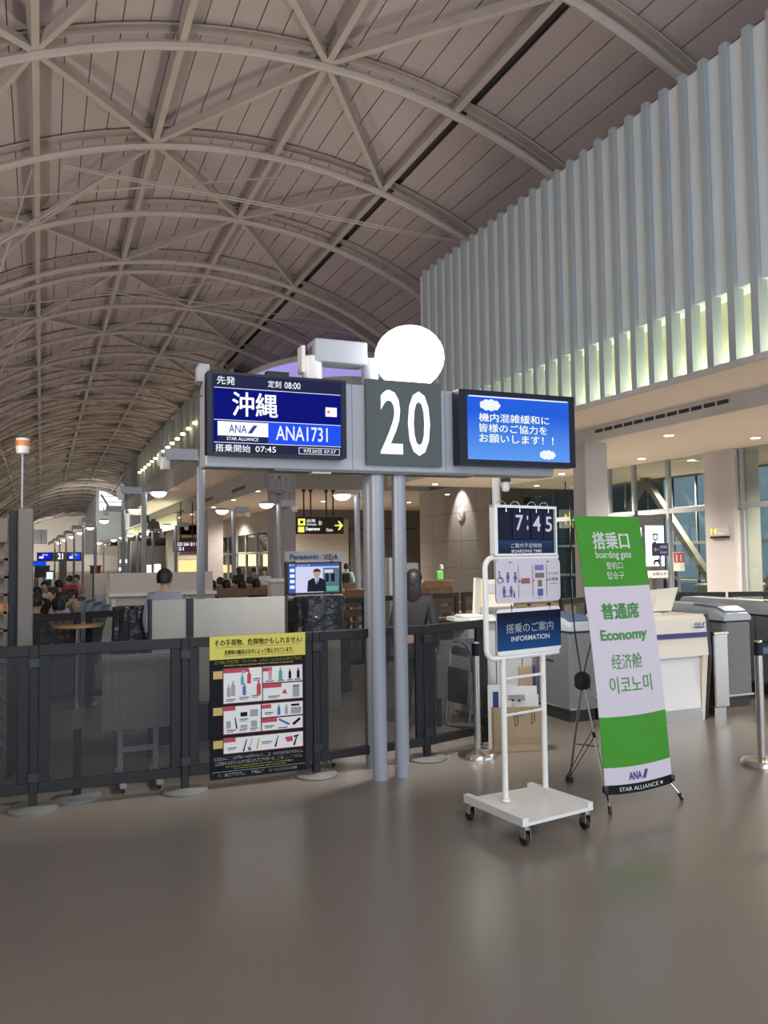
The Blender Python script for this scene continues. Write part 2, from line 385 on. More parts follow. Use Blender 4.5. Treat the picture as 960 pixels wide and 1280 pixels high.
for k in (4, 8, 12):
    y = LATE[k]; z = .8
    rod(arc(110, RR, y), arc(70, RR-.6, y), .03); rod(arc(78, RR, y), arc(140, RR-.4, y), .03)
ex = MB().bar(arc(95, RR-.05, T[2]+.6), arc(95, RR-.05, T[2]+.6)+V(.3, 0, 0), .06, .06)

# ---- right wall of fins over the mezzanine edge (X = 8.47)
wr = thing('wall_right', kind='structure')
WX, WB, WT, GT = 8.47, 4.26, 8.58, 5.26
y = -6.0; pitch = .395
fin = None; pan = None
k = 0
while y < 17.9:
    if fin is None:
        fin = MB().box(WX, WX+.17, -.06, .06, WB, WT+.05).build('wall_fin', 'fin', wr); pan = MB().box(WX+.07, WX+.12, .062, pitch-.062, GT, WT).build('wall_panel', 'fin_panel', wr)
        gp = MB().box(WX+.40, WX+.43, .004, pitch-.004, WB+.02, GT+.05).build('glow_backing', 'glow_panel', wr)
        a_, b_, c_ = fin, pan, gp
    else:
        a_, b_, c_ = fin.copy(), pan.copy(), gp.copy()
        for q in (a_, b_, c_): COL.objects.link(q)
    for q in (a_, b_, c_): q.location = (0, y, 0)
    y += pitch; k += 1
MB().box(WX+.065, WX+.6, -6, 17.95, GT-.01, GT+.03).build('glow_recess_top', 'fin_panel', wr)
MB().box(WX+.26, WX+.36, -6, 17.9, WB+.0, WB+.05).build('light_strip', 'strip', wr)
MB().box(WX+.17, WX+.22, 17.9, 18.0, WB, WT).box(WX+.2, 14, 17.9, 18.0, WB, WT).build('wall_return', 'fin_panel', wr)
MB().box(WX+.44, WX+.5, -6, 18, WB, WT+.1).build('wall_core', 'fascia', wr)
# ---- soffit, fascia and low ceiling of the gate zone
FX, CL = 9.94, 3.95
MB().box(WX-.02, FX, -8, 23.5, WB-.06, WB-.005).build('ceiling_soffit', 'white_ceiling', ceil_)
MB().box(WX-.03, WX+.02, -8, 23.5, WB-.075, WB+.012).build('soffit_lip', 'fascia', ceil_)
MB().box(FX, FX+.08, -8, 23.5, CL-.02, WB-.05).build('ceiling_fascia', 'fascia', ceil_)
lc = MB().box(FX+.08, 17.1, -8, 23.5, CL, CL+.3).build('low_ceiling', 'white_ceiling', ceil_)
MB().box(FX, 17.2, 23.5, 23.6, CL-.02, 8).build('ceiling_fascia', 'fascia', ceil_)
def vent(p0, p1, z0, z1, x):
    b = MB().box(x-.012, x-.004, p0, p1, z0, z1); b.cur = 1
    o = b.build('air_vent', 'dark', ceil_)
    n = max(3, int((p1-p0)/.28)); s = MB()
    for i in range(n+1):
        yy = p0+(p1-p0)*i/n; s.box(x-.022, x-.010, yy-.015, yy+.015, z0, z1)
    s.build('air_vent_bars', 'fascia', ceil_)
ya, yb = XP(913, 497, FX).y, XP(744, 540, FX).y
vent(min(ya, yb), max(ya, yb), 4.075, 4.14, FX)
# ---- the mezzanine beyond: rounded white balcony, then the far fin wall X = 7.0
BZ = 5.85
pl = [(6.98, 35.0), (6.98, 31.2)]+[(9.9-2.92*math.cos(math.radians(t)), 31.2-5.7*math.sin(math.radians(t))) for t in range(6, 91, 7)]+[(14.5, 25.5)]
bal = thing('wall_balcony', kind='structure')
def curtain(z0, z1, nm, m, off=0.):
    b = MB(); q = []
    for i, (x, yy) in enumerate(pl):
        a = Vector(pl[max(i-1, 0)]); c = Vector(pl[min(i+1, len(pl)-1)]); t = (c-a).normalized(); n = Vector((t.y, -t.x)); n = -n if (n.x > 0 and n.y > 0) else n
        n = Vector((-abs(n.x), -abs(n.y))); q.append((Vector((x, yy))+n*off, Vector((x, yy))-n*(.12)))
    b.loft([[(o.x, o.y, z0), (i_.x, i_.y, z0), (i_.x, i_.y, z1), (o.x, o.y, z1)] for o, i_ in q]); return b.build(nm, m, bal)
curtain(BZ, 7.75, 'balcony_wall', 'fascia')
M['violet'] = mat('violet_lit_panel', (.30, .26, .55), .5, emis=(.36, .33, .78), es=.28)  # violet light on the wall, put into its colour and glow
curtain(7.75, 8.42, 'violet_glow_band', 'violet', -.03)
curtain(8.42, 8.60, 'balcony_cap', 'fascia', .06)
curtain(BZ-.1, BZ, 'balcony_lip', 'fascia', .03)
MB().box(6.98, 17.3, 25.6, 35.8, BZ, BZ+.15).build('balcony_soffit', 'white_ceiling', bal)
wf = thing('wall_far', kind='structure')
yy = 35.0; first = None
n = 0
while yy < 79:
    if n % 6 == 5:
        b = MB().box(6.9, 7.3, yy, yy+.5, 7.0, 9.9).build('wall_pier', 'fin', wf)
    b = MB().box(6.98, 7.16, yy-.05, yy+.05, 7.0, 9.95).build('wall_fin', 'fin', wf)
    yy += 1.1; n += 1
MB().box(7.5, 7.6, 35, 79, 7.0, 9.9).build('wall_panel', 'fin_panel', wf)
MB().box(6.98, 7.5, 35, 79, BZ, 7.0).build('wall_band', 'fascia', wf)
MB().box(7.0, 7.5, 78.9, 79, BZ, 9.9).build('wall_return', 'fin', wf)
for k in range(14):
    MB().lathe((6.88, 40.5+k*1.9, 8.35), [(0, -.07), (.09, -.06), (.13, 0), (.09, .06), (0, .07)], 8).build('wall_lamp', 'warm_spot', wf, smooth=True)
# region B: soffit, vent fascia, low ceiling z = 4.84
VX, VC = 9.15, 4.84
MB().box(6.98, VX, 35.8, 79, BZ-.05, BZ).build('ceiling_soffit', 'white_ceiling', ceil_)
MB().box(VX, VX+.08, 35.8, 79, VC-.02, BZ-.02).build('ceiling_fascia', 'fascia', ceil_)
MB().box(VX, 26, 35.72, 35.82, VC-.02, BZ+.1).build('ceiling_fascia', 'fascia', ceil_)
MB().box(VX+.08, 26, 35.8, 79, VC, VC+.3).build('low_ceiling', 'white_ceiling', ceil_)
for pa, pb in (((290, 618), (307, 608)), ((254, 629), (266, 622)), ((218, 645), (230, 638)), ((199, 652), (207, 648))):
    q0, q1 = XP(*pb, VX), XP(*pa, VX); vent(min(q0.y, q1.y), max(q0.y, q1.y), q0.z-.10, q0.z+.08, VX)
# region C, gate 21: again fins over a lit recess
MB().box(8.47, 8.6, 79, 96, 5.0, 8.8).build('wall_panel', 'fin_panel', wf)
MB().box(8.9, 9.0, 60, 100, 3.9, 5.0).build('glow_backing', 'glow_panel', wf)
MB().box(8.6, 8.8, 60, 96, 3.9, 3.97).build('light_strip', 'strip', wf)
MB().box(8.4, 26, 79, 133, 3.7, 3.95).build('low_ceiling', 'white_ceiling', ceil_)
# cross wall with the bright window
cw = thing('wall_cross', kind='structure')
def hole_wall(x0, x1, z0, z1, hx0, hx1, hz0, hz1, Y, m, nm, par):
    MB().box(x0, hx0, Y, Y+.2, z0, z1).box(hx1, x1, Y, Y+.2, z0, z1).box(hx0, hx1, Y, Y+.2, z0, hz0).box(hx0, hx1, Y, Y+.2, hz1, z1).build(nm, m, par)
a0, a1 = YP(124, 638, 98), YP(152, 612, 98)
M['window_light'] = emit('window_light', (.88, .95, 1), 1.6)
hole_wall(5.6, 14, 4, 9.8, a0.x, a1.x, a0.z, a1.z, 98, 'fin', 'wall_panel', cw)
win = thing('window_1', kind='structure')
MB().box(a0.x, a1.x, 98.15, 98.2, a0.z, a1.z).build('window_pane', 'window_light', win)
wb = MB(); wb.bar((a0.x+.2, 98.1, a1.z-.6), (a0.x+1.3, 98.1, a0.z), .22, .1, (0, 1, 0)); wb.build('window_brace', 'gate_dark', win)
for zz in (.4, .68): MB().box(a0.x, a1.x, 98.05, 98.1, a0.z+(a1.z-a0.z)*zz-.04, a0.z+(a1.z-a0.z)*zz+.04).build('window_transom', 'gate_dark', win)
MB().poly([(a0.x, 98.0, a1.z), (a1.x, 98.0, a1.z), (a1.x, 98.0, a1.z-1.1)], (0, .12, 0)).build('window_head', 'dark_wall', win)
MB().box(5.7, 6.0, 98.2, 133, 2.5, 9).build('wall_panel', 'fin_panel', cw)
spot('cross_wall_fill', (2, 88, 4), (8, 98, 7), 900, (1, .93, .85), 100, .3)  # added fill spot lifting the cross wall, no fixture there
# far end wall of the hall
we = thing('wall_back', kind='structure')
b0, b1 = YP(41, 680, 132), YP(59, 662, 132)
hole_wall(-8, 26, 0, 9.5, b0.x, b1.x, b0.z, b1.z, 132, 'beige', 'wall_panel', we)
MB().box(b0.x, b1.x, 132.1, 132.2, b0.z, b1.z).build('window_pane', 'gate_dark', we)
MB().box((b0.x*.45+b1.x*.55), (b0.x*.4+b1.x*.6), 132.0, 132.1, b0.z, b1.z).build('window_mullion', 'dark', we)
# ---- pillars
def pillar(x, y, wx, h, m='pillar'):
    o = MB().cbox(x-wx/2, x+wx/2, y-wx/2, y+wx/2, 0, h, .02).build('pillar', m); tag(o, kind='structure')
    return o
def pillar_box(x0, x1, y0, y1, h): tag(MB().cbox(x0, x1, y0, y1, 0, h, .015).build('pillar', 'pillar'), kind='structure')
xa_, xb_ = YP(732, 600, 13.5).x, YP(760, 600, 13.5).x; pillar_box(xa_, xb_, 13.5, XP(716, 600, xa_).y, CL)
pillar_box(13.66, 14.4, XP(917, 600, 13.66).y, XP(879, 600, 13.66).y, CL)
pillar(9.3, 33.6, .95, BZ); pillar(10.2, 53, .98, VC); pillar(10.9, 76, 1.05, VC)
pillar(9.3, 92, 1.0, 3.8); pillar(9.3, 104, 1.0, 3.8)
# ---- glazed partition X = 13.8 and the corridor beyond
GX = 13.8
g = thing('wall_glazed', kind='structure')
def mull(y, w=.07, z1=CL): MB().box(GX-.05, GX+.07, y-w/2, y+w/2, 0, z1).build('mullion', 'pole', g)
mys = [XP(px, 700, GX).y for px in (932, 838, 795, 764)]
mys = [2.0, 4.4, 6.8, 9.2]+mys+[23.4]
mys.sort()
for yv in mys: mull(yv)
TR = 2.72
MB().box(GX-.04, GX+.06, 2, 23.4, TR-.06, TR+.06).build('transom', 'pole', g)
for ya, yb in zip(mys, mys[1:]):
    if yb-ya < .3: continue
    MB().box(GX, GX+.012, ya+.04, yb-.04, .05, TR-.06).build('glass_pane', 'pane', g)
    MB().box(GX, GX+.012, ya+.04, yb-.04, TR+.06, CL).build('glass_pane', 'pane', g)
# outer window wall
ow = thing('window_2', kind='structure'); OX = 17.0
for k in range(14):
    yv = 1+k*2.0; MB().box(OX-.04, OX+.08, yv-.05, yv+.05, 0, 5.2).build('mullion', 'gate_dark', ow)
    if k < 13: MB().box(OX-.02, OX+.05, yv+.98, yv+1.02, 0, 3.95).build('mullion', 'gate_dark', ow)
    if k < 13:
        for z0, z1 in ((.1, .95), (1.03, 1.97), (2.03, 2.97), (3.03, 3.92)):
            MB().box(OX+.01, OX+.02, yv+.05, yv+1.95, z0, z1).build('glass_pane', 'pane_out', ow)
for z in (.06, 1.0, 2.0, 3.0, 3.93): MB().box(OX-.03, OX+.06, 1, 27, z-.04, z+.04).build('transom', 'gate_dark', ow)
MB().box(OX, OX+.1, -8, 27, 3.96, 6.4).build('head_panel', 'dark_wall', ow)
for (y0, z0, y1, z1) in ((9, 0, 12.5, 3.9), (12.5, 3.9, 16, 0), (5, 0, 8.2, 3.9), (8.2, 0, 5.0, 3.9), (16.2, 0, 19.5, 3.9), (19.5, 3.9, 23, 0), (11.2, 2.0, 9.2, 3.9)):
    MB().bar((OX-.5, y0, z0), (OX-.5, y1, z1), .16, .2, (1, 0, 0)).build('diagonal_strut', 'strut', ow)
cbk = MB().box(17.08, 17.3, 26.6, 29.6, 0, 6.4).build('wall_corridor', 'dark_wall'); tag(cbk, kind='structure')
# ---- clock wall, grey cross walls, far glazing
cl = thing('wall_clock', kind='structure')
A, B = Vector((17.2, 29.6)), Vector((17.2, 36.8))
for k in range(5):
    p = A.lerp(B, k/5); q = A.lerp(B, (k+1)/5); t = (q-p).normalized()*.012
    for z0, z1 in ((0, 1.15), (1.165, 2.35), (2.365, 3.6), (3.615, 4.84)):
        MB().poly([(p.x+t.x, p.y+t.y, z0), (q.x-t.x, q.y-t.y, z0), (q.x-t.x, q.y-t.y, z1), (p.x+t.x, p.y+t.y, z1)], (.1, 0, 0)).build('wall_panel', 'clock_wall', cl)
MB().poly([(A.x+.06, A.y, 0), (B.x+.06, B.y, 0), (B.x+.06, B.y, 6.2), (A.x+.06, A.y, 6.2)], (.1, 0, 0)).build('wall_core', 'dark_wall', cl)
wd = thing('wall_grey', kind='structure')
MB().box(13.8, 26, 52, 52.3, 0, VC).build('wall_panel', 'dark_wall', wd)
for px in (388, 437, 497):
    x = YP(px, 700, 51.95).x; MB().box(x-.03, x+.03, 51.93, 52, 0, 3.6).build('wall_joint', 'dark', wd)
MB().box(YP(437, 700, 51.9).x, 24, 51.93, 52, 3.55, 3.62).build('wall_joint', 'dark', wd)
MB().box(13.9, YP(436, 700, 51.9).x, 51.9, 52, 0, 4.2).build('wall_wash_panel', 'clock_wall', wd)  # light washing the dark wall, put in as a paler sheet
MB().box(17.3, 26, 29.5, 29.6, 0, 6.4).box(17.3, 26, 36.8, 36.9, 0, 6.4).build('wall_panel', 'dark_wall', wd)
lv = thing('louvre_grille', (YP(693, 750, 29.3).x, 29.3, 0), label='grey slatted louvre grille on the dark wall behind the boarding time sign', cat='grille')
x0, x1 = YP(692, 700, 29.3).x, YP(706, 700, 29.3).x
MB().box(x0, x1, 29.4, 29.48, 0, 3.2).build('grille_back', 'dark', lv, world=True)
sl = None
for k in range(28):
    if sl is None: sl = MB().box(x0, x1, 29.25, 29.4, .1, .16).build('slat', 'fascia', lv, world=True); q = sl
    else: q = sl.copy(); COL.objects.link(q)
    q.location = (0, 0, k*.11)
ga = thing('wall_shopfront', kind='structure')
for k in range(9):
    yv = 53+k*3.2; MB().box(GX-.08, GX+.1, yv-.07, yv+.07, 0, 3.4).build('mullion', 'pole', ga)
    if k < 8: MB().box(GX, GX+.02, yv+.08, yv+3.1, .1, 3.3).build('glass_pane', 'pane', ga)
MB().box(GX-.08, GX+.1, 53, 78.6, 1.95, 2.1).build('transom', 'pole', ga)
MB().box(GX-.05, GX+.15, 53, 79, 3.4, VC).build('header', 'clock_wall', ga)
MB().box(25.6, 25.8, 52, 79, 0, VC).build('wall_panel', 'beige', ga)
MB().box(GX, 26, 100, 100.2, 0, 3.7).build('wall_panel', 'beige', ga)
MB().box(25.9, 26, 34, 133, 0, 6.4).build('wall_outer', 'beige', ga)
for (x, yv) in ((16.5, 60), (17, 66), (16, 71)):
    MB().box(x, x+1.6, yv, yv+1.2, 1.0, 2.2).build('lit_shop_shelf', mat('shop_glow', (.8, .6, .3), .5, emis=(1, .72, .35), es=1.3), ga)
# downlights of the low ceilings (recessed rings)
def downlight(px, py, z, r=.085):
    p = F(px, py, z-.004)
    o = thing('ceiling_downlight', (p.x, p.y, z), label=None, cat='downlight')
    MB().lathe((0, 0, -.012), [(r*1.25, 0), (r*1.3, .008), (r*1.25, .014)], 16).build('trim_ring', 'fascia', o)
    MB().lathe((0, 0, -.018), [(r, 0), (r, .01)], 16).build('lamp_face', 'down', o)
    return o
near = [(712, 545, 'round downlight above the right end of the sign beam', 3.95), (837, 545, 'round downlight above the glazed wall, nearest the frame of the tall pillar', 3.95), (945, 549, 'round downlight in the ceiling at the very right edge', 3.95), (803, 574, 'small downlight between the two grey pillars', 3.95), (864, 576, 'round downlight just behind the wide pillar top', 3.95), (672, 593, 'round downlight low behind the right sign screen', 3.95), (770, 563, 'downlight over the pillar behind the green banner', 3.95)]
near = [(836, 544), (944, 547), (802, 573), (702, 592), (671, 607), (544, 605), (559, 618), (864, 575)]
nl = ['round downlight over the glazed wall left of the wide pillar', 'round downlight right of the wide pillar near the ceiling fascia', 'small round downlight between the two grey pillars', 'small downlight right below the right end of the sign beam', 'small downlight above the flip number board', 'small downlight above the wall clock, upper of two', 'small downlight above the wall clock, lower of two', 'small downlight left of the wide pillar top']
for (px, py), lb in zip(near, nl):
    p = F(px, py, CL-.004); tag(downlight(px, py, CL), lb, 'downlight', 'downlights of the gate ceiling')
    spot('ceiling_spot', (p.x, p.y, CL-.03), (p.x, p.y, 0), 55, (1, .86, .70), 125, .07)
far_dl = (((322, 614), 'far downlight under the left part of the departure screen'), ((292, 625), 'far downlight above the lamp post over the benches'), ((267, 634), 'far downlight at the top of the second far pillar'), ((240, 643), 'far downlight between the left post and the air vent'), ((224, 647), 'far downlight right above the purple direction sign'), ((310, 649), 'far downlight right of the bench lamp post, upper one'), ((302, 657), 'far downlight right of the bench lamp post, lower one'), ((208, 652), 'far downlight on top of the third far pillar'), ((404, 627), 'far downlight between the rods of the yellow arrow sign'), ((370, 635), 'far downlight left of the rods of the yellow arrow sign'), ((424, 643), 'far downlight just above the right arrow of the hanging sign'), ((511, 628), 'far downlight right beside the right twin sign post'), ((330, 660), 'far downlight near the shopfront header by the pillar'), ((295, 662), 'far downlight low over the shopfront glazing'))
for (px, py), lb in far_dl:
    o = downlight(px, py, VC, .12); tag(o, lb, 'downlight', 'downlights of the far low ceiling')
for x, yv in ((12, 42), (16, 42), (12, 50), (12, 60), (18, 46), (12, 70)):
    spot('ceiling_spot', (x, yv, VC-.05), (x, yv, 0), 650, (1, .86, .70), 150, .15)
for x, yv in ((16.4, 12), (16.4, 18), (16.4, 22.5), (11.8, 10), (11.8, 17), (11.8, 4), (11.8, 21)):
    spot('ceiling_spot', (x, yv, CL-.05), (x, yv, 0), 640, (1, .86, .70), 150, .1)  # added spots without fixtures, brightening gate zone and corridor
# ================================================================ GATE SIGN
SY = 5.95
fr = Frame((0, SY, 0), (1, 0, 0), (0, 0, 1))
gs = thing('gate_sign_beam', (2.58, 6.07, 0), label='long grey sign beam on twin round posts carrying the gate number 20', cat='sign')
MB().cbox(1.085, 4.06, SY, SY+.24, 2.41, 3.085, .012).build('beam_box', 'sign_grey', gs, world=True)
for px, py in ((479, 977), (507, 973)):
    q = F(px, py); MB().tube([(q.x, q.y+.06, 0), (q.x, q.y+.06, 2.42)], .057, 20).build('post', 'pole', gs, world=True, smooth=True)
MB().box(1.6, 3.3, SY+.02, SY+.2, 2.395, 2.412).build('underside_tray', 'gate_dark', gs, world=True)
MB().box(1.9, 2.05, SY+.03, SY+.12, 2.385, 2.396).build('underside_lamp', 'white', gs, world=True)
for x in (2.215, 3.02): MB().box(x-.002, x+.002, SY-.002, SY+.001, 2.42, 3.08).build('beam_joint', 'gate_dark', gs, world=True)
pl_ = thing('gate_number_plate', (2.66, SY-.03, 2.47), label='dark square plate with a large white 20 on the sign beam', cat='sign')
f2 = Frame((0, SY-.045, 0), (1, 0, 0), (0, 0, 1))
x0, z0 = f2.hit(459, 580.5); x1, z1 = f2.hit(551, 480)
slab(f2, x0, z0, x1, z1, -.045, 0).build('plate_body', 'plate', pl_, world=True)
M['num'] = emit('number_glow', (1, 1, 1), 1.15)
wd_ = x1-x0; ht = z1-z0
text(f2, '2', x0+.175*wd_, z0+.13*ht, x0+.47*wd_, z0+.885*ht, 'num', pl_, bold=.012, name='numeral')
text(f2, '0', x0+.54*wd_, z0+.12*ht, x0+.84*wd_, z0+.89*ht, 'num', pl_, bold=.012, name='numeral')
# --- departure screen
f3 = Frame((0, SY-.13, 0), (1, 0, 0), (0, 0, 1))
sc1 = thing('departure_screen', (1.6, SY-.1, 2.5), label='dark framed departure screen with blue Okinawa flight rows', cat='screen')
def sc(frm, ax, az, bx, bz):
    def g(u, v): return ax+(bx-ax)*u, bz+(az-bz)*(1-v)     # v measured downward 0..1 from top
    return g
# corners at this plane
ax, bz_ = f3.hit(259, 567.5); bx, tz = f3.hit(432.5, 476)[0], f3.hit(259, 463)[1]
rslab(f3, ax, bz_, bx, tz, -.10, 0, .01).build('screen_frame', 'bezel', sc1, world=True)
W_, H_ = bx-ax, tz-bz_
def R1(u0, v0, u1, v1, m, nm, d=.002, frm=f3, par=sc1, o=(0, 0, 0, 0)):
    return None
def mk(frm, x0, z0, w, h, par):
    def rect(u0, v0, u1, v1, m, nm='screen_field', d=.002):
        return flat(frm, [(x0+w*u0, z0+h*(1-v1)), (x0+w*u1, z0+h*(1-v1)), (x0+w*u1, z0+h*(1-v0)), (x0+w*u0, z0+h*(1-v0))], d, MB()).build(nm, m, par, world=True)
    def txt(s, u0, v0, u1, v1, m, d=.005, bold=0., nm='lettering', mb=None, spacing=1.):
        return text(frm, s, x0+w*u0, z0+h*(1-v1), x0+w*u1, z0+h*(1-v0), m, par, d, bold, nm, spacing, mb)
    def pol(pts, m, nm='shape', d=.004, mb=None):
        b = mb or MB(); flat(frm, [(x0+w*u, z0+h*(1-v)) for u, v in pts], d, b); return b if mb else b.build(nm, m, par, world=True)
    return rect, txt, pol
rect, txt, pol = mk(f3, ax, bz_, W_, H_, sc1)
M['s_navy'] = emit('screen_dark_navy', (.004, .006, .045), 1.0); M['s_blue'] = emit('screen_blue', (.006, .012, .50), 1.0); M['s_blue2'] = emit('screen_bright_blue', (.004, .06, .75), 1.0)
M['s_white'] = emit('screen_white', (.95, .98, 1), 1.0); M['s_pale'] = emit('screen_pale', (.78, .85, 1), .95); M['s_red'] = emit('screen_red', (.9, .2, .12), .9); M['s_ink'] = emit('screen_ink', (.02, .04, .25), 1.0)
rect(.035, .03, .965, .97, 's_navy', 'screen_face')
rect(.045, .20, .955, .575, 's_blue', 'screen_band'); rect(.045, .585, .955, .845, 's_blue', 'screen_band'); rect(.41, .585, .955, .845, 's_blue2', 'screen_band', .003)
for v in (.192, .578, .85): rect(.045, v, .955, v+.007, 's_pale', 'screen_line', .004)
txt('先発', .065, .055, .19, .155, 's_white'); txt('定刻', .42, .07, .515, .155, 's_white'); txt('08:00', .54, .075, .655, .155, 's_white')
txt('沖縄', .17, .235, .49, .53, 's_white', bold=.018)
rect(.84, .36, .925, .475, 's_white', 'small_badge', .005); pol([(.862+.012*math.cos(t*PI/6), .418+.021*math.sin(t*PI/6)) for t in range(12)], 's_red', 'badge_dot', .007); rect(.89, .40, .915, .455, 's_pale', 'badge_mark', .007)
rect(.07, .60, .42, .77, 's_white', 'logo_field', .005); txt('ANA', .145, .635, .27, .735, 's_ink', .008, .01)
pol([(.275, .735), (.315, .635), (.345, .635), (.305, .735)], 's_ink', 'logo_stripe', .008)
rect(.07, .775, .42, .835, 's_navy', 'logo_strip', .005); txt('STAR ALLIANCE', .13, .785, .35, .825, 's_white', .007)
txt('ANA1731', .475, .62, .855, .80, 's_pale', bold=.01)
txt('搭乗開始', .055, .875, .295, .965, 's_white'); txt('07:45', .33, .885, .475, .955, 's_white')
b = MB()
for u0, v0, u1, v1 in ((.64, .88, .945, .886), (.64, .955, .945, .961), (.64, .88, .644, .961), (.941, .88, .945, .961)): pol([(u0, v1), (u1, v1), (u1, v0), (u0, v0)], None, mb=b)
b.build('date_frame', 's_pale', sc1, world=True); txt('9月20日 07:37', .675, .895, .915, .945, 's_white')
slab(f3, ax+W_*.42, tz, ax+W_*.58, tz+.035, -.09, -.02).build('sensor_box', 'bezel', sc1, world=True)
# --- notice screen
sc2 = thing('notice_screen', (3.7, SY-.1, 2.5), label='dark framed screen showing a blue cabin baggage notice with clouds', cat='screen')
ax, bz2 = f3.hit(575, 580); bx, tz2 = f3.hit(717.5, 494)[0], f3.hit(577, 486)[1]
rslab(f3, ax, bz2, bx, tz2, -.11, 0, .008).build('screen_frame', 'bezel', sc2, world=True)
W2, H2 = bx-ax, tz2-bz2
rect, txt, pol = mk(f3, ax, bz2, W2, H2, sc2)
M['sky_screen'] = gradient('screen_sky', (.10, .30, .80), (.008, .10, .65), 2, bz2+.05-2.5, bz2+H2*.7-2.5, .95)
rect(.065, .07, .945, .93, 'sky_screen', 'screen_face'); rect(.08, .075, .935, .092, 's_pale', 'screen_line', .004)
def cloud(cx_, cy_, s):
    b = MB(); n = 9
    for k in range(n):
        a = 2*PI*k/n; pol([(cx_+s*.75*math.cos(a)+.30*s*math.cos(t*PI/5), cy_+s*.55*math.sin(a)+.42*s*math.sin(t*PI/5)) for t in range(10)], None, mb=b, d=.004+.0002*k)
    pol([(cx_+s*.85*math.cos(t*PI/8), cy_+s*.7*math.sin(t*PI/8)) for t in range(16)], None, mb=b, d=.007); b.build('cloud_shape', 's_pale', sc2, world=True)
cloud(.255, .195, .085); cloud(.745, .835, .07)
M['s_cream'] = emit('screen_cream', (.88, .95, .78), .95)
for s, u1, v0 in (('機内混雑緩和に', .765, .305), ('皆様のご協力を', .745, .445), ('お願いします！！', .80, .585)):
    txt(s, .16, v0, u1, v0+.115, 's_cream', bold=.012)
# small items on the beam
cb = thing('junction_box', (1.02, 6.1, 2.9), label='small pale grey box with cable on the left end of the sign beam', cat='box')
a0_ = Frame((0, 6.1, 0), (1, 0, 0), (0, 0, 1)); u0, v0 = a0_.hit(249, 475); u1, v1 = a0_.hit(262, 455)
slab(a0_, u0, v0, u1, v1, -.1, 0).build('box_body', 'grey_box', cb, world=True); u0, v0 = a0_.hit(244, 479); u1, v1 = a0_.hit(256, 462)
slab(a0_, u0, v0, u1, v1, 0, .08).build('box_cover', 'grey_box', cb, world=True)
q = [a0_.hit(*p_) for p_ in ((251, 478), (248, 490), (250, 497), (255, 494), (260, 490))]
MB().tube([a0_.pt(*p_, .03) for p_ in q], .006, 6).build('cable', 'black', cb, world=True, smooth=True)
bk = thing('cable_bracket', (3.1, SY, 2.8), label='small grey plug bracket on the beam beside the notice screen', cat='bracket')
u0, v0 = fr.hit(568, 521); u1, v1 = fr.hit(575, 507); slab(fr, u0, v0, u1, v1, 0, .05).build('bracket_body', 'grey_box', bk, world=True)
cc = thing('security_camera', (3.8, 6.0, 2.4), label='small white camera hanging beneath the sign beam behind the hooks', cat='camera')
q = P(634, 602, 8.5); MB().tube([q+V(0, 0, .25), q], .025, 8).build('mount', 'dark', cc, world=True); MB().lathe(P(632, 609, 8.5), [(0, -.05), (.035, -.04), (.045, 0), (.03, .05), (0, .06)], 12).build('camera_body', 'white', cc, world=True, smooth=True)
MB().bar(P(626, 600, 8.5), P(638, 600, 8.5), .04, .04).build('bracket_arm', 'dark', cc, world=True)

# ================================================================ LAMP POSTS
def lamp_post(px, D, ztop, side, label, near=False, r=.068, lens=.21, py=700, lz=0., arm=.52):
    q = P(px, py, D); x, y = q.x, q.y
    o = thing('lamp_post', (x, y, 0), label=label, cat='lamp post', group='lamp posts along the hall')
    MB().tube([(0, 0, 0), (0, 0, ztop)], r, 14).build('pole', 'pole', o, smooth=True)
    MB().cbox(-side*.06, -side*(.06+arm), -.11, .11, ztop-.07, ztop+.12, .01).build('ballast_box', 'sign_grey', o)
    sx = -side*(.06+arm)
    MB().lathe((sx-.0*side, -.02, ztop-.22), [(.075, 0), (.082, .01), (.082, .19), (.07, .20)], 14).build('spot_housing', 'white', o, smooth=True)
    MB().box(sx-.10, sx-.07, -.06, .06, ztop-.16, ztop+.06).build('spot_bracket', 'white', o)
    lx = side*(.16+lens)
    MB().bar((0, 0, ztop-.02), (lx, 0, ztop-.02), .05, .04).build('lamp_arm', 'sign_grey', o)
    MB().lathe((lx, 0, ztop+lz), [(lens*.6, .06), (lens*.98, .03), (lens, -.01)], 20).build('lamp_hood', 'sign_grey', o, smooth=True)
    MB().lathe((lx, 0, ztop+lz), [(lens*.97, -.01), (lens*.9, -.06), (lens*.62, -.11), (lens*.25, -.135), (0.01, -.14)], 20).build('lamp_lens', 'lamp' if near else 'lamp_far', o, smooth=True)
    return o, (x, y)
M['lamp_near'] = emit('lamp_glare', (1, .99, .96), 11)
o, (lx0, ly0) = lamp_post(465, 6.95, 3.42, 1, 'near lamp post behind the sign beam with a glaring white lamp above the 20', True, .072, .15, lz=.0, arm=.46)
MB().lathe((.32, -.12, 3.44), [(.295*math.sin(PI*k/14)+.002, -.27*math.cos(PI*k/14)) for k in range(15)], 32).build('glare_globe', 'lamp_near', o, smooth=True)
for (px, D, zt, lb) in ((251, 13.6, 3.42, 'lamp post just left of the departure screen, arm box pointing left'), (180, 21.5, 3.5, 'second lamp post of the left row, lamp disc over the beige partition'), (154, 29, 3.5, 'third lamp post of the left row, in front of the bright window'), (119, 37, 3.5, 'fourth lamp post of the left row'), (103.5, 45, 3.5, 'fifth lamp post of the left row, right of the gate 21 sign'), (92.5, 53, 3.5, 'sixth lamp post of the left row, crossing the gate 21 sign'), (82.5, 62, 3.5, 'seventh lamp post of the left row'), (74.5, 72, 3.5, 'eighth lamp post of the left row, far and thin'), (68.5, 84, 3.5, 'ninth lamp post of the left row, farthest')):
    lamp_post(px, D, zt, 1, lb)
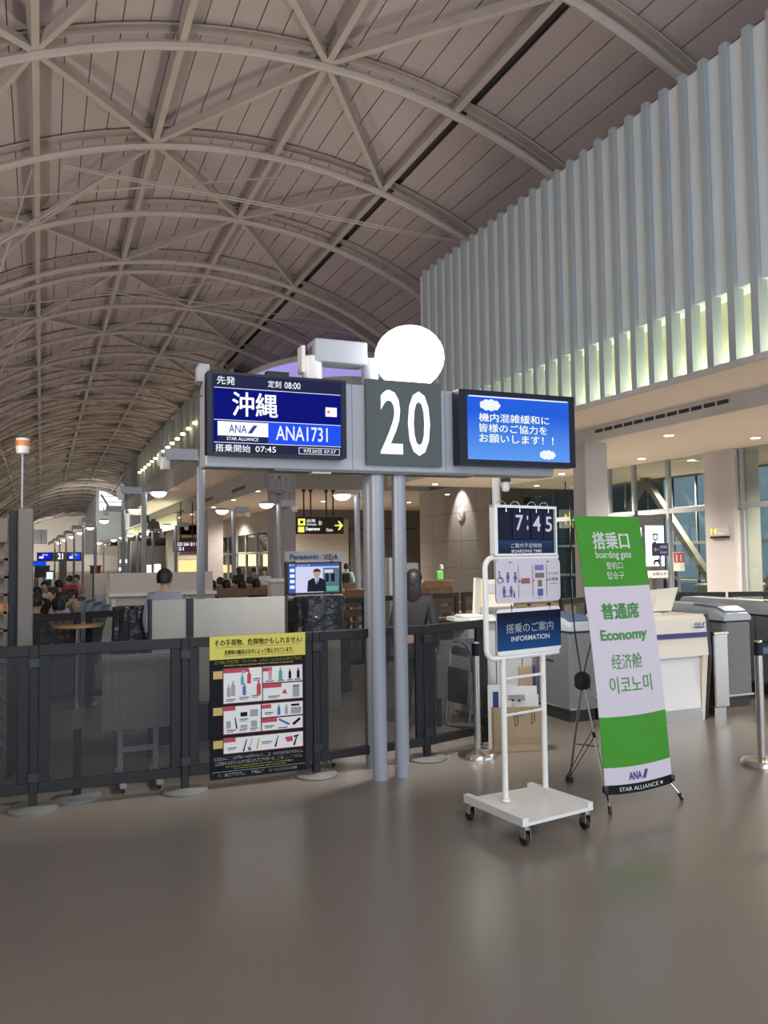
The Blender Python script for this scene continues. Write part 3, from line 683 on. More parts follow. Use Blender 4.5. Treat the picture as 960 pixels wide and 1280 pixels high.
for (px, D, zt, lb) in ((447, 19.5, 3.2, 'lamp post left of the twin sign posts, disc lamp on its left'), (349, 24, 3.3, 'lamp post beside the far pillar with spotlight cluster'), (292, 27, 3.3, 'lamp post above the wooden benches, disc lamp on its left'), (219.5, 36, 3.2, 'lamp post under the purple direction sign'), (191, 43, 3.2, 'lamp post in front of the far pillar'), (171.5, 49, 3.2, 'thin lamp post right of the far bright window'), (160, 55, 3.2, 'thin lamp post among the far row right side'), (148.5, 62, 3.2, 'farthest thin lamp post of the right row'), (129.5, 72, 3.2, 'very thin far lamp post near the red sign')):
    lamp_post(px, D, zt, -1, lb, arm=.42)
q_ = P(621.5, 700, 12.5)
o = thing('lamp_post', (q_.x, q_.y, 0), label='brightly lit post rising behind the boarding time board', cat='lamp post', group='lamp posts along the hall')
MB().tube([(0, 0, 0), (0, 0, 3.5)], .06, 14).build('pole', 'cart_white', o, smooth=True); MB().cbox(.06, .5, -.1, .1, 3.4, 3.6).build('ballast_box', 'sign_grey', o)  # strong light on this post is put into its white colour
MB().lathe((-.35, 0, 3.5), [(.01, -.12), (.14, -.1), (.2, 0), (.1, .05)], 16).build('lamp_lens', 'lamp_far', o, smooth=True)
# cluster of floodlights on the far pillar
cf = thing('floodlight_cluster', (P(350, 620, 31)), label='cluster of pale floodlights on a stem before the far pillar', cat='floodlight')
def fl_(px, py, s=1.): 
    c = P(px, py, 31); MB().lathe(c, [(.10*s, .28*s), (.14*s, .2*s), (.24*s, -.22*s), (.2*s, -.25*s)], 10).build('flood_head', 'sign_grey', cf, world=True, smooth=True)
for px, py in ((341, 607), (348, 609), (354, 606), (361, 608), (343, 626), (351, 628), (358, 624)): fl_(px, py)
MB().tube([P(349.5, 595, 31), P(349.5, 640, 31)], .06, 6).build('stem', 'gate_dark', cf, world=True)
MB().bar(P(340, 602, 31), P(362, 602, 31), .06, .06).bar(P(340, 620, 31), P(362, 620, 31), .06, .06).build('crossbar', 'gate_dark', cf, world=True)
cf2 = thing('floodlight_cluster', (P(192, 660, 50)), label='small dark floodlight cluster above the partition near the far glow', cat='floodlight')
for px, py in ((188, 657), (192, 654), (196, 657), (189, 667), (195, 669)):
    MB().lathe(P(px, py, 50), [(.12, .25), (.22, -.2), (.18, -.22)], 8).build('flood_head', 'gate_dark', cf2, world=True)
MB().tube([P(192, 650, 50), P(192, 690, 50)], .07, 6).build('stem', 'gate_dark', cf2, world=True)

# ================================================================ INFORMATION TROLLEY
u1v, u2v = F(632, 1003, .14), F(682, 990, .14)
ud = (u2v-u1v).normalized(); O = u1v.copy(); O.z = 0
ft = Frame(O, ud, (0, 0, 1))
tr_ = thing('sign_trolley', (O.x, O.y, 0), label='white wheeled tube stand holding the boarding time and information boards', cat='stand')
X2 = (u2v-u1v).length
dpt = -ft.n                                                                     # away from viewer
def hp(px, py, d=0.): a, b = ft.hit(px, py); return ft.pt(a, b, d)
top_bar = ft.hit(630, 697)[1]; bot_bar = ft.hit(632, 822)[1]
for x in (0, X2):
    MB().tube([ft.pt(x, .15, 0), ft.pt(x, bot_bar, 0)], .020, 12).build('upright', 'cart_white', tr_, world=True, smooth=True)
    MB().tube([ft.pt(x, .15, 0), ft.pt(x, .165, 0)], [.034, .030], 12).build('upright_foot', 'cart_white', tr_, world=True, smooth=True)
MB().tube([ft.pt(0, ft.hit(636, 848)[1], 0), ft.pt(X2, ft.hit(636, 848)[1], 0)], .010, 8).build('cross_rod', 'cart_white', tr_, world=True, smooth=True)
zc = ft.hit(640, 893)[1]; MB().tube([ft.pt(0, zc, 0), ft.pt(X2, zc, 0)], .009, 8).build('cross_rod', 'cart_white', tr_, world=True, smooth=True)
xl = ft.hit(607, 760)[0]; xr = ft.hit(697, 820)[0]
def bent():
    pts = [(ft.hit(697, 695)[0]-.01, top_bar), (xl+.09, top_bar)]
    for k in range(5): a = math.radians(90+18*(k+.5)); pts.append((xl+.07+.07*math.cos(a), top_bar-.07+.07*math.sin(a)))
    for k in range(5): a = math.radians(180+18*(k+.5)); pts.append((xl+.07+.07*math.cos(a), bot_bar+.07+.07*math.sin(a)))
    pts += [(xl+.09, bot_bar), (xr, bot_bar)]; return [ft.pt(a, b, 0) for a, b in pts]
MB().tube(bent(), .0185, 12).build('bent_tube', 'cart_white', tr_, world=True, smooth=True)
# upper board frame
bx0 = ft.hit(614, 660)[0]; bx1 = ft.hit(692, 660)[0]; bz0 = top_bar+.012; bz1 = ft.hit(616, 631)[1]
b = MB()
slab(ft, bx0, bz0, bx0+.03, bz1, -.015, .03, b); slab(ft, bx1-.014, bz0, bx1, bz1, -.015, .03, b); slab(ft, bx0, bz1-.018, bx1, bz1, -.015, .031, b); slab(ft, bx0, bz0, bx1, bz0+.014, -.015, .031, b)
b.build('board_frame', 'cart_white', tr_, world=True)
M['board_navy'] = mat('board_navy', (.006, .009, .028), .6, spec=.2)
M['board_grad'] = gradient('board_blue_fade', (.012, .018, .04), (.018, .06, .17), 2, bz0+.03, bz0+.13)
slab(ft, bx0+.03, bz0+.014, bx1-.014, bz1-.018, -.01, .012).build('time_board', 'board_navy', tr_, world=True)
W3, H3 = bx1-bx0, bz1-bz0
rect, txt, pol = mk(ft, bx0, bz0, W3, H3, tr_)
rect(.075, .70, .975, .965, 'board_grad', 'board_band', .014)
M['print_white'] = mat('print_white', (.62, .64, .68), .5)
txt('ご案内予定時刻', .27, .755, .76, .845, 'print_white', .016); txt('BOARDING TIME', .28, .88, .76, .94, 'print_white', .016, .015)
M['flap'] = mat('flap_card', (.010, .013, .042), .6, spec=.2)
for u0, u1 in ((.30, .575), (.60, .785), (.80, .955)):
    rect(u0, .10, u1, .66, 'flap', 'number_card', .018)
txt('7', .345, .19, .465, .50, 'print_white', .021, .01, 'numeral'); txt(':', .52, .195, .545, .49, 'print_white', .021, .02, 'numeral'); txt('4', .62, .20, .745, .51, 'print_white', .021, .01, 'numeral'); txt('5', .825, .21, .935, .52, 'print_white', .021, .01, 'numeral')
for u in (.20, .415, .68, .88):
    c = ft.pt(bx0+W3*u, bz1-.01, .02); b = MB()
    pts = [c+ud*(-.045+.045*math.cos(a))+V(0, 0, .03*math.sin(a)*1.2) for a in [PI*.95*k/8 for k in range(9)]]
    pts = [c+V(0, 0, -.035), c]+pts[1:]
    b.tube(pts, .0035, 6); b.build('hook', 'chrome', tr_, world=True, smooth=True)
# middle board (pictograms) and lower information board, hung on clips
mx0, mz0 = ft.hit(616, 757); mx1, mz1 = ft.hit(698, 757)[0], ft.hit(640, 699)[1]
mx0 = ft.hit(617, 725)[0]
rslab(ft, mx0, mz0+.01, mx1, mz1, .012, .022, .035).build('priority_board', 'banner_white', tr_, world=True)
W4, H4 = mx1-mx0, mz1-mz0
rect, txt, pol = mk(ft, mx0, mz0, W4, H4, tr_)
D4 = .024
for u in (.335, .555, .775): rect(u-.004, .14, u+.004, .86, 'gate_dark', 'divider_line', D4)
M['pic_blue'] = mat('pictogram_blue', (.07, .09, .30), .5); M['pic_red'] = mat('tag_red', (.32, .10, .08), .5); M['pic_brown'] = mat('tag_brown', (.17, .13, .11), .5); M['pic_violet'] = mat('tag_violet', (.17, .16, .40), .5)
rect(.375, .43, .51, .55, 'pic_red', 'colour_tag', D4); rect(.59, .14, .73, .26, 'pic_violet', 'colour_tag', D4); rect(.595, .32, .735, .43, 'pic_brown', 'colour_tag', D4); rect(.635, .48, .70, .63, 'pic_brown', 'colour_tag', D4); rect(.63, .68, .715, .84, 'pic_blue', 'colour_tag', D4)
def mini_person(u, v, s, parent, skirt=False, kid=False):
    b = MB()
    pol([(u+.022*s*math.cos(t*PI/5), v+.035*s*math.sin(t*PI/5)) for t in range(10)], None, mb=b, d=D4)
    if skirt: pol([(u-.012*s, v+.04*s), (u+.012*s, v+.04*s), (u+.04*s, v+.16*s), (u-.04*s, v+.16*s)], None, mb=b, d=D4)
    else: pol([(u-.03*s, v+.04*s), (u+.03*s, v+.04*s), (u+.026*s, v+.16*s), (u-.026*s, v+.16*s)], None, mb=b, d=D4)
    pol([(u-.020*s, v+.16*s), (u-.004*s, v+.16*s), (u-.004*s, v+.26*s), (u-.020*s, v+.26*s)], None, mb=b, d=D4); pol([(u+.004*s, v+.16*s), (u+.020*s, v+.16*s), (u+.020*s, v+.26*s), (u+.004*s, v+.26*s)], None, mb=b, d=D4)
    b.build('pictogram', 'pic_blue', parent, world=True)
mini_person(.175, .31, .8, tr_); mini_person(.285, .31, .8, tr_, True); mini_person(.115, .62, .8, tr_); mini_person(.22, .62, .8, tr_); mini_person(.265, .72, .5, tr_, True)
b = MB()                                                                       # wheelchair pictogram
for k in range(14):
    a0, a1 = 2*PI*k/16-1.2, 2*PI*(k+1)/16-1.2
    pol([(.06+.045*math.cos(a0), .45+.075*math.sin(a0)), (.06+.045*math.cos(a1), .45+.075*math.sin(a1)), (.06+.034*math.cos(a1), .45+.056*math.sin(a1)), (.06+.034*math.cos(a0), .45+.056*math.sin(a0))], None, mb=b, d=D4)
pol([(.045, .31), (.06, .31), (.065, .42), (.05, .42)], None, mb=b, d=D4); pol([(.055, .40), (.095, .40), (.115, .50), (.10, .50), (.085, .425), (.055, .425)], None, mb=b, d=D4)
pol([(.05+.014*math.cos(t*PI/4), .275+.022*math.sin(t*PI/4)) for t in range(8)], None, mb=b, d=D4); b.build('pictogram', 'pic_blue', tr_, world=True)
txt('すべての', .80, .31, .965, .38, 'ink', D4); txt('お客様', .81, .43, .96, .51, 'ink', D4); txt('BOARDING', .83, .56, .95, .585, 'ink', D4)
txt('優先搭乗', .10, .80, .20, .83, 'ink', D4); txt('グループ', .39, .72, .50, .745, 'ink', D4); txt('ご搭乗', .61, .875, .70, .90, 'ink', D4)
for u in (.345, .56, .78): pol([(u, .46), (u+.022, .49), (u, .52)], 'ink', 'arrow_mark', D4)
for u in (.215, .80): pol([(u+.012*math.cos(t*PI/4), .07+.018*math.sin(t*PI/4)) for t in range(8)], 'ink', 'grommet', D4)
ix0, iz0 = ft.hit(619, 822)[0], ft.hit(650, 817)[1]; ix1, iz1 = ft.hit(698, 790)[0], ft.hit(650, 760)[1]
rslab(ft, ix0, iz0, ix1, iz1, .012, .022, .03).build('information_board', 'cart_white', tr_, world=True)
W5, H5 = ix1-ix0, iz1-iz0
M['info_fade'] = gradient('information_blue_fade', (.010, .07, .22), (.005, .008, .03), 2, iz0+.02, iz1-.06)
rect, txt, pol = mk(ft, ix0, iz0, W5, H5, tr_)
rect(.0, .075, 1.0, .90, 'info_fade', 'board_face', .0235)
txt('搭乗のご案内', .13, .32, .87, .53, 'print_white', .026, .008); txt('INFORMATION', .205, .60, .805, .71, 'print_white', .026, .012)
for u in (.22, .82): 
    c = ft.pt(ix0+W5*u, iz1, .02); MB().tube([c+V(0, 0, .03), c+ud*.008+V(0, 0, .005), c+V(0, 0, -.02)], .004, 6).build('ring_clip', 'black', tr_, world=True)
    c = ft.pt(ix0+W5*u, iz0, .02); slab(ft, ix0+W5*u-.02, iz0-.03, ix0+W5*u+.02, iz0+.005, .008, .014).build('hanger_tab', 'cart_white', tr_, world=True)
    slab(ft, mx0+W4*u-.02, mz1-.005, mx0+W4*u+.02, top_bar, .008, .014).build('hanger_tab', 'cart_white', tr_, world=True)
# deck and castors
d1, d2, d3, d4 = F(583, 993, .17), F(657, 1024, .17), F(738, 1004, .17), F(662, 979, .17)
MB().poly([d1+V(0, 0, -.045), d2+V(0, 0, -.045), d3+V(0, 0, -.045), d4+V(0, 0, -.045)], (0, 0, .02)).build('deck', 'cart_white', tr_, world=True)
MB().bar(d1-V(0, 0, .02), d2-V(0, 0, .02), .045, .05).build('deck_rail', 'cart_white', tr_, world=True); MB().bar(d4-V(0, 0, .02), d3-V(0, 0, .02), .045, .05).build('deck_rail', 'cart_white', tr_, world=True)
for c in (d1, d2, d3, d4):
    c = c.lerp((d1+d2+d3+d4)/4, .07); z = .062
    fk = MB().tube([(c.x, c.y, .14), (c.x, c.y, .11)], .018, 8).box(c.x-.02, c.x+.02, c.y-.02, c.y+.02, .10, .112).box(c.x-.022, c.x-.017, c.y-.02, c.y+.035, .05, .11).box(c.x+.017, c.x+.022, c.y-.02, c.y+.035, .05, .11).build('castor_fork', 'steel', tr_, world=True)
    MB().lathe((c.x, c.y+.02, .042), [(.012, -.014), (.040, -.012), (.042, 0), (.040, .012), (.012, .014)], 16, ax=0).build('wheel', 'rubber', fk, world=True, smooth=True)
# ================================================================ X BANNER
bL, bR = F(763, 1018), F(853, 1000)
bu = (bR-bL); bw = bu.length; bu.normalize(); back = V(-bu.y, bu.x, 0)
xb = thing('banner_stand', (bL.x, bL.y, 0), label='green and white upright Economy boarding gate banner on a folding stand', cat='banner')
# banner corners found on the leaning plane
lean, HB, BW, BA, BB, BZ0 = .25, 1.86, .60, -.08, -.05, .15
def bpt(s, t, d=0.):       # s along the width, t up the height; the cloth bows a little
    return bL + bu*(BA+s*BW) + back*(BB+lean*t - .03*math.sin(PI*t) - d) + V(0, 0, BZ0+HB*t - .03*(1-(2*s-1)**2)*(1-t)*.6)
NS, NT = 8, 30
def band(t0, t1, m):
    b = MB(); n = max(1, int((t1-t0)*NT))
    vs = [bpt(i/NS, t0+(t1-t0)*j/n) for j in range(n+1) for i in range(NS+1)]; vs2 = [v+back*.004 for v in vs]
    fs = [(j*(NS+1)+i, j*(NS+1)+i+1, (j+1)*(NS+1)+i+1, (j+1)*(NS+1)+i) for j in range(n) for i in range(NS)]
    k = len(vs); per = [i for i in range(NS+1)]
    b.add(vs+vs2, fs+[tuple(q+k for q in f[::-1]) for f in fs]); return b.build('cloth_band', m, xb, world=True, smooth=True)
for t0, t1, m in ((0, .032, 'ink'), (.032, .092, 'banner_white'), (.092, .268, 'green'), (.268, .735, 'banner_white'), (.735, 1.0, 'green')): band(t0, t1, m)
def btext(s, u0, t0, u1, t1, m, bold=0.):
    vs, fs = text_mesh(s, bold); ax = min(v[0] for v in vs); bx = max(v[0] for v in vs); ay = min(v[1] for v in vs); by = max(v[1] for v in vs)
    b = MB(); b.add([bpt(u0+(v[0]-ax)/(bx-ax)*(u1-u0), t0+(v[1]-ay)/(by-ay)*(t1-t0), .004) for v in vs], fs); return b.build('lettering', m, xb, world=True)
M['banner_print'] = mat('banner_print_pale', (.66, .70, .66), .6)
btext('搭乗口', .22, .875, .78, .94, 'banner_print', .035); btext('boarding gate', .235, .833, .78, .868, 'banner_print', .005)
btext('登机口', .37, .80, .62, .826, 'banner_print'); btext('탑승구', .37, .762, .62, .79, 'banner_print')
btext('普通席', .205, .615, .775, .675, 'green_print', .035); btext('Economy', .145, .528, .85, .578, 'green_print', .03)
btext('经济舱', .265, .435, .72, .49, 'green_print'); btext('이코노미', .20, .348, .83, .41, 'green_print')
btext('ANA', .355, .045, .55, .073, 'b_navy', .02)
b = MB(); b.add([bpt(u, t, .004) for u, t in ((.555, .045), (.60, .045), (.645, .075), (.60, .075))], [(0, 1, 2, 3)]); b.build('logo_stripe', 'b_navy', xb, world=True)
btext('STAR ALLIANCE', .20, .009, .78, .023, 'banner_print')
b = MB(); st_ = [(math.sin(k*PI/5)*(1 if k % 2 == 0 else .45), math.cos(k*PI/5)*(1 if k % 2 == 0 else .45)) for k in range(10)]
b.add([bpt(.83+.025*x, .016+.008*z, .004) for x, z in st_], [tuple(range(10))]); b.build('star_mark', 'banner_print', xb, world=True)
hub = P(728, 850, 6.0)
ft_l, ft_r, bk_ = bL+V(0, 0, .02), bR+V(0, 0, .02), F(712, 977)+V(0, 0, .02)
bl_, br_ = bpt(0, 0)+V(0, 0, .02), bpt(1, 0)+V(0, 0, .02)
def leg(p0, p1, nm='leg', m='chrome', r=.0075):
    o = MB().tube([p0, p1], r, 8).build(nm, m, xb, world=True, smooth=True); return o
for f_ in (ft_l, ft_r):
    o = leg(hub, f_); mid = hub.lerp(f_, .45)
    MB().tube([hub.lerp(f_, .42), hub.lerp(f_, .46)], .012, 8).build('leg_joint', 'rubber', o, world=True); MB().tube([hub.lerp(f_, .965), f_-V(0, 0, .018)], .013, 8).build('rubber_foot', 'rubber', o, world=True)
for f_ in (bk_, P(738, 960, 6.5)):
    if f_ is bk_:
        o = leg(hub, f_, r=.011); MB().lathe(f_, [(.03, -.018), (.028, .01), (.012, .03)], 10).build('rubber_foot', 'rubber', o, world=True)
for s_ in (0, 1):
    pts = [hub]; tp = bpt(s_, 1.0)+back*.02
    for k in range(1, 9): q = hub.lerp(tp, k/8)+back*(.06*math.sin(PI*k/8)); pts.append(q)
    MB().tube(pts, .005, 7).build('spring_pole', 'black', xb, world=True, smooth=True)
    MB().tube([tp-V(0, 0, .02), tp+V(0, 0, .045)], .011, 8).build('pole_tip', 'black', xb, world=True)
    c = bpt(s_, .018); MB().lathe(c, [(.018, -.02), (.022, 0), (.018, .025)], 8).build('corner_clamp', 'black', xb, world=True)
MB().lathe(hub+V(0, 0, -.02), [(.03, -.05), (.055, -.03), (.06, .03), (.05, .06), (.02, .08)], 10).build('hub', 'rubber', xb, world=True, smooth=True)
p_ = [hub.lerp(bk_, .98), hub.lerp(ft_l, .45), hub.lerp(bk_, .55)]
MB().tube([p_[0], p_[1]], .0035, 5).tube([F(707, 978)+V(0, 0, .03), P(745, 905, 6.1)], .0035, 5).build('guy_cord', 'black', xb, world=True)
MB().bar(P(722, 930, 6.1), P(747, 933, 5.9), .03, .006).build('stabiliser_strap', 'gate_blue', xb, world=True)
# ================================================================ FENCE OF PERFORATED PANELS
def fence_panel(a, b, z0, z1, label, hinge=True, posts=(0,), grp='perforated fence panels at the gate front'):
    a, b = Vector((a[0], a[1], 0)), Vector((b[0], b[1], 0)); u = (b-a); L = u.length; rz = math.atan2(u.y, u.x)
    o = thing('barrier_fence', a, rz, label, 'barrier', grp)
    w = .075
    for nm, bx in (('top_rail', (0, L, -.02, .02, z1-w, z1)), ('bottom_rail', (0, L, -.02, .02, z0, z0+.07)), ('side_rail', (0, w, -.019, .019, z0+.071, z1-w-.001)), ('side_rail', (L-w, L, -.019, .019, z0+.071, z1-w-.001))):
        MB().cbox(*bx, .004).build(nm, 'fence', o)
    MB().quad([(w, 0, z0+.07), (L-w, 0, z0+.07), (L-w, 0, z1-w), (w, 0, z1-w)]).build('perforated_sheet', 'perf', o)
    return o, L
def fence_post(x, y, h, label, disc=.17, m='fence'):
    o = thing('fence_post', (x, y, 0), label=label, cat='post')
    MB().cbox(-.028, .028, -.028, .028, .02, h, .004).build('post_bar', m, o)
    MB().lathe((0, 0, 0), [(disc, 0), (disc, .014), (disc*.93, .022), (.04, .026), (.03, .03)], 28).build('base_disc', 'grey_disc', o, smooth=True)
    for z in (.2, h-.15): MB().box(-.034, .034, -.05, -.02, z, z+.06).build('hinge_clamp', 'dark', o)
    return o
FP = []
for px, ty, py in ((-150, 814, 0), (42, 806, 0), (231, 797, 0), (395, 789, 0), (533, 781, 0), (606, 776, 0)):
    q = F(px, 1003 if px < 300 else 960, 0); q = YP(px, 900, 6.40+(.10 if px > 500 else 0)+(.25 if px > 600 else 0)); FP.append((q.x, q.y))
FZ0, FZ1 = .115, 1.145
lbs = ['perforated dark panel at the far left, cut by the photo edge', 'perforated dark panel with a grey board standing behind it', 'perforated dark panel carrying the yellow dangerous goods poster', 'perforated dark panel beside and behind the twin sign posts', 'perforated dark panel with folded chair seen behind it']
for k in range(5):
    a, b = Vector(FP[k]), Vector(FP[k+1]); t = (b-a).normalized()*.03; fence_panel(a+t, b-t, FZ0, FZ1, lbs[k])
plb = ['fence post with grey disc foot at the far left', 'fence post with disc foot left of the yellow poster', 'fence post with disc foot right of the yellow poster', 'fence post with disc foot right of the twin sign posts', 'dark corner post of the fence behind the steel stanchion']
for (x, y), lb in zip(FP[1:], plb): fence_post(x, y, FZ1, lb, .17 if 'corner' not in lb else .05)
q = F(97, 1003); fence_post(q.x, q.y+.12, .5, 'short post with disc foot behind the left fence panel')
# boards on stands behind the fence
def stand_board(x0, x1, yv, z0, z1, label):
    o = thing('notice_stand', ((x0+x1)/2, yv, 0), label=label, cat='stand'); c = (x0+x1)/2
    MB().cbox(x0, x1, yv-.012, yv+.012, z0, z1, .004).build('board', 'board', o, world=True)
    for x in (x0+.14, x1-.14):
        MB().box(x-.02, x+.02, yv+.01, yv+.05, .06, z0+.3).build('leg', 'grey_box', o, world=True)
        MB().cbox(x-.025, x+.025, yv-.24, yv+.28, .04, .075, .005).build('foot_bar', 'grey_box', o, world=True)
        for dy in (-.2, .24): MB().lathe((x, yv+dy, .025), [(.01, -.012), (.025, -.01), (.025, .01), (.01, .012)], 12, ax=0).build('castor', 'rubber', o, world=True)
    MB().box(x0+.14, x1-.14, yv+.02, yv+.045, .25, .29).build('crossbar', 'grey_box', o, world=True)
    return o
a = YP(127, 915, 6.75); b_ = YP(218, 815, 6.75); stand_board(a.x, b_.x, 6.75, a.z, b_.z, 'grey board on castor stand behind the left perforated panel')
a = YP(398, 889, 6.8); b_ = YP(425, 797, 6.8); stand_board(a.x-.22, b_.x, 6.8, a.z, b_.z, 'narrow grey board on a stand behind the panel right of the poster')
# tall partition boards
o = thing('partition_screen', YP(237, 790, 7.6)*1, label='pale grey partition boards with dark posts standing behind the yellow poster', cat='partition'); o.location.z = 0; ROOTM[o.name] = Matrix.Translation(o.location)
zt = YP(270, 748, 7.6).z
for a, b_ in ((189, 233), (241, 357)): MB().cbox(YP(a, 760, 7.6).x, YP(b_, 760, 7.6).x, 7.585, 7.615, .45, zt, .004).build('board', 'board', o, world=True)
for a, b_ in ((185, 189.5), (233, 241), (356, 359)): MB().cbox(YP(a, 760, 7.6).x, YP(b_, 760, 7.6).x, 7.57, 7.63, 0, zt+.01, .004).build('post', 'fence', o, world=True)
MB().box(YP(189, 760, 7.6).x, YP(357, 760, 7.6).x, 7.59, 7.61, .1, .43).build('lower_board', 'fence', o, world=True)
# poster
fq = Frame((0, 6.375, 0), (1, 0, 0), (0, 0, 1))
po = thing('safety_poster', (1.5, 6.37, .2), label='yellow topped black dangerous goods poster hung on the fence', cat='poster')
px0, pz0 = fq.hit(262.5, 974); px1, pz1 = fq.hit(382, 792)
px0 = fq.hit(262, 880)[0]; px1 = fq.hit(382, 880)[0]; pz0 = fq.hit(322, 969)[1]; pz1 = fq.hit(322, 793)[1]
slab(fq, px0, pz0, px1, pz1, -.003, .0).build('poster_sheet', 'ink', po, world=True)
rect, txt, pol = mk(fq, px0, pz0, px1-px0, pz1-pz0, po)
M['p_yellow'] = mat('poster_yellow', (.62, .58, .10), .5); M['p_red'] = mat('poster_red', (.50, .05, .07), .5); M['p_orange'] = mat('poster_orange', (.60, .42, .12), .5); M['p_mar'] = mat('poster_maroon', (.18, .02, .05), .5); M['p_teal'] = mat('poster_teal', (.08, .35, .33), .5); M['p_pink'] = mat('poster_pink', (.6, .3, .45), .5); M['p_blue'] = mat('poster_blue', (.07, .14, .38), .5); M['p_grey'] = mat('poster_grey', (.33, .35, .36), .5)
rect(0, 0, 1, .165, 'p_yellow', 'poster_band', .002)
txt('その手荷物、危険物かもしれません!', .05, .025, .965, .072, 'ink', .004, .02); txt('危険物の輸送は法令によって禁止されています。', .15, .10, .87, .135, 'ink', .004, .02)
rect(.05, .080, .95, .083, 'p_red', 'rule_line', .004); rect(.15, .142, .87, .145, 'p_red', 'rule_line', .004)
txt('航空機に搭載が禁止されている、または制限がある危険物の代表例', .05, .172, .96, .196, 'p_yellow', .004, .04); txt('Examples of dangerous goods prohibited or restricted on the aircraft.', .15, .203, .87, .217, 'p_yellow', .004)
fields = [(.14, .235, .535, .475), (.545, .235, .965, .35), (.545, .36, .965, .475), (.14, .50, .52, .69), (.53, .50, .965, .595), (.53, .605, .965, .69), (.14, .72, .965, .825)]
for (u0, v0, u1, v1) in fields: rect(u0-.008, v0-.006, u1+.008, v1+.006, 'p_mar', 'field_border', .002); rect(u0, v0, u1, v1, 'paper', 'picture_field', .0035)
for (u0, v0, u1) in ((.14, .235, .40), (.545, .24, .64), (.545, .36, .74), (.14, .50, .26), (.53, .505, .63), (.53, .605, .69), (.14, .72, .26)):
    rect(u0, v0, u1, v0+.028, 'p_red', 'heading_tag', .005)
for v in (.245, .50, .73): rect(.035, v, .13, v+.055, 'p_orange', 'side_tag', .004)
def bottle(u, v, s, m, neck=True):
    b = MB(); pol([(u-.022*s, v), (u-.022*s, v-.07*s), (u-.008*s, v-.085*s), (u-.008*s, v-.105*s), (u+.008*s, v-.105*s), (u+.008*s, v-.085*s), (u+.022*s, v-.07*s), (u+.022*s, v)], None, mb=b, d=.006); b.build('goods_picture', m, po, world=True)
bottle(.33, .35, .7, 'p_teal'); bottle(.40, .345, .9, 'p_red'); bottle(.19, .43, .8, 'p_grey'); bottle(.235, .425, 1., 'p_grey'); bottle(.35, .425, .8, 'p_blue'); bottle(.50, .43, 1., 'p_red')
bottle(.73, .335, .85, 'p_teal'); bottle(.83, .33, .65, 'ink'); bottle(.92, .33, .7, 'ink'); bottle(.62, .33, .8, 'p_pink'); bottle(.71, .585, .7, 'p_blue'); bottle(.79, .585, .7, 'p_grey')
for (u0, v0, u1, v1, m) in ((.31, .545, .38, .575, 'ink'), (.41, .53, .49, .58, 'p_grey'), (.165, .60, .21, .65, 'p_grey'), (.42, .61, .48, .655, 'p_grey'), (.31, .635, .38, .655, 'p_grey'), (.84, .515, .93, .53, 'ink'), (.84, .54, .95, .585, 'p_grey'), (.86, .385, .93, .465, 'p_grey'), (.86, .375, .93, .39, 'p_pink'), (.32, .25, .36, .27, 'p_grey')): rect(u0, v0, u1, v1, m, 'goods_picture', .006)
for pts, m in ((((.70, .62), (.72, .612), (.83, .655), (.81, .665)), 'p_blue'), (((.85, .655), (.93, .615), (.945, .63), (.87, .67)), 'ink'), (((.25, .58), (.26, .575), (.28, .655), (.265, .66)), 'ink'), (((.74, .43), (.78, .40), (.80, .44)), 'p_red'), (((.33, .82), (.37, .735), (.378, .738), (.345, .822)), 'ink'), (((.40, .80), (.43, .73), (.436, .735), (.41, .80)), 'p_grey'), (((.38, .80), (.40, .79), (.425, .815), (.395, .82)), 'p_blue'), (((.47, .81), (.495, .735), (.505, .738), (.485, .815)), 'p_orange'), (((.66, .81), (.70, .73), (.706, .732), (.68, .812)), 'ink'), (((.77, .75), (.85, .745), (.86, .78), (.80, .785)), 'p_red'), (((.86, .81), (.895, .745), (.905, .75), (.88, .815)), 'ink'), (((.86, .745), (.92, .738), (.92, .75), (.87, .757)), 'ink')): pol(pts, m, 'goods_picture', .006)
M['p_txt'] = mat('poster_small_print', (.20, .20, .20), .6)
for (u0, v0, u1) in ((.165, .445, .26), (.30, .437, .40), (.43, .43, .51), (.44, .31, .52), (.57, .335, .66), (.70, .335, .77), (.80, .335, .86), (.88, .335, .95), (.60, .445, .72), (.17, .66, .26), (.30, .66, .38), (.41, .66, .49), (.30, .59, .39), (.56, .56, .65), (.56, .655, .66), (.70, .675, .80), (.18, .785, .27), (.53, .765, .64)):
    rect(u0, v0, u1, v0+.009, 'p_txt', 'caption_line', .006); rect(u0, v0+.014, u1-.02, v0+.019, 'p_txt', 'caption_line', .006)
txt('危険物の未申告及び機内への持込みは50万円以下の罰金の対象となります。', .04, .845, .965, .869, 'paper', .004, .04); txt('危険物をお持ちのお客様は必ず航空会社係員にお申し出下さい。', .05, .878, .96, .904, 'paper', .004, .04)
txt('You cannot carry dangerous goods into the cabin or in checked baggage.', .16, .912, .86, .922, 'p_yellow', .004); txt('If you have any dangerous goods, please ask airline staff.', .24, .928, .78, .938, 'p_yellow', .004)
rect(.02, .948, .99, .951, 'p_grey', 'rule_line', .004)
txt('国土交通省航空局', .08, .96, .36, .985, 'paper', .004, .04); txt('警察庁', .42, .96, .55, .985, 'paper', .004, .04); txt('協力 国内定期航空保安協議会', .60, .962, .90, .982, 'paper', .004, .04)
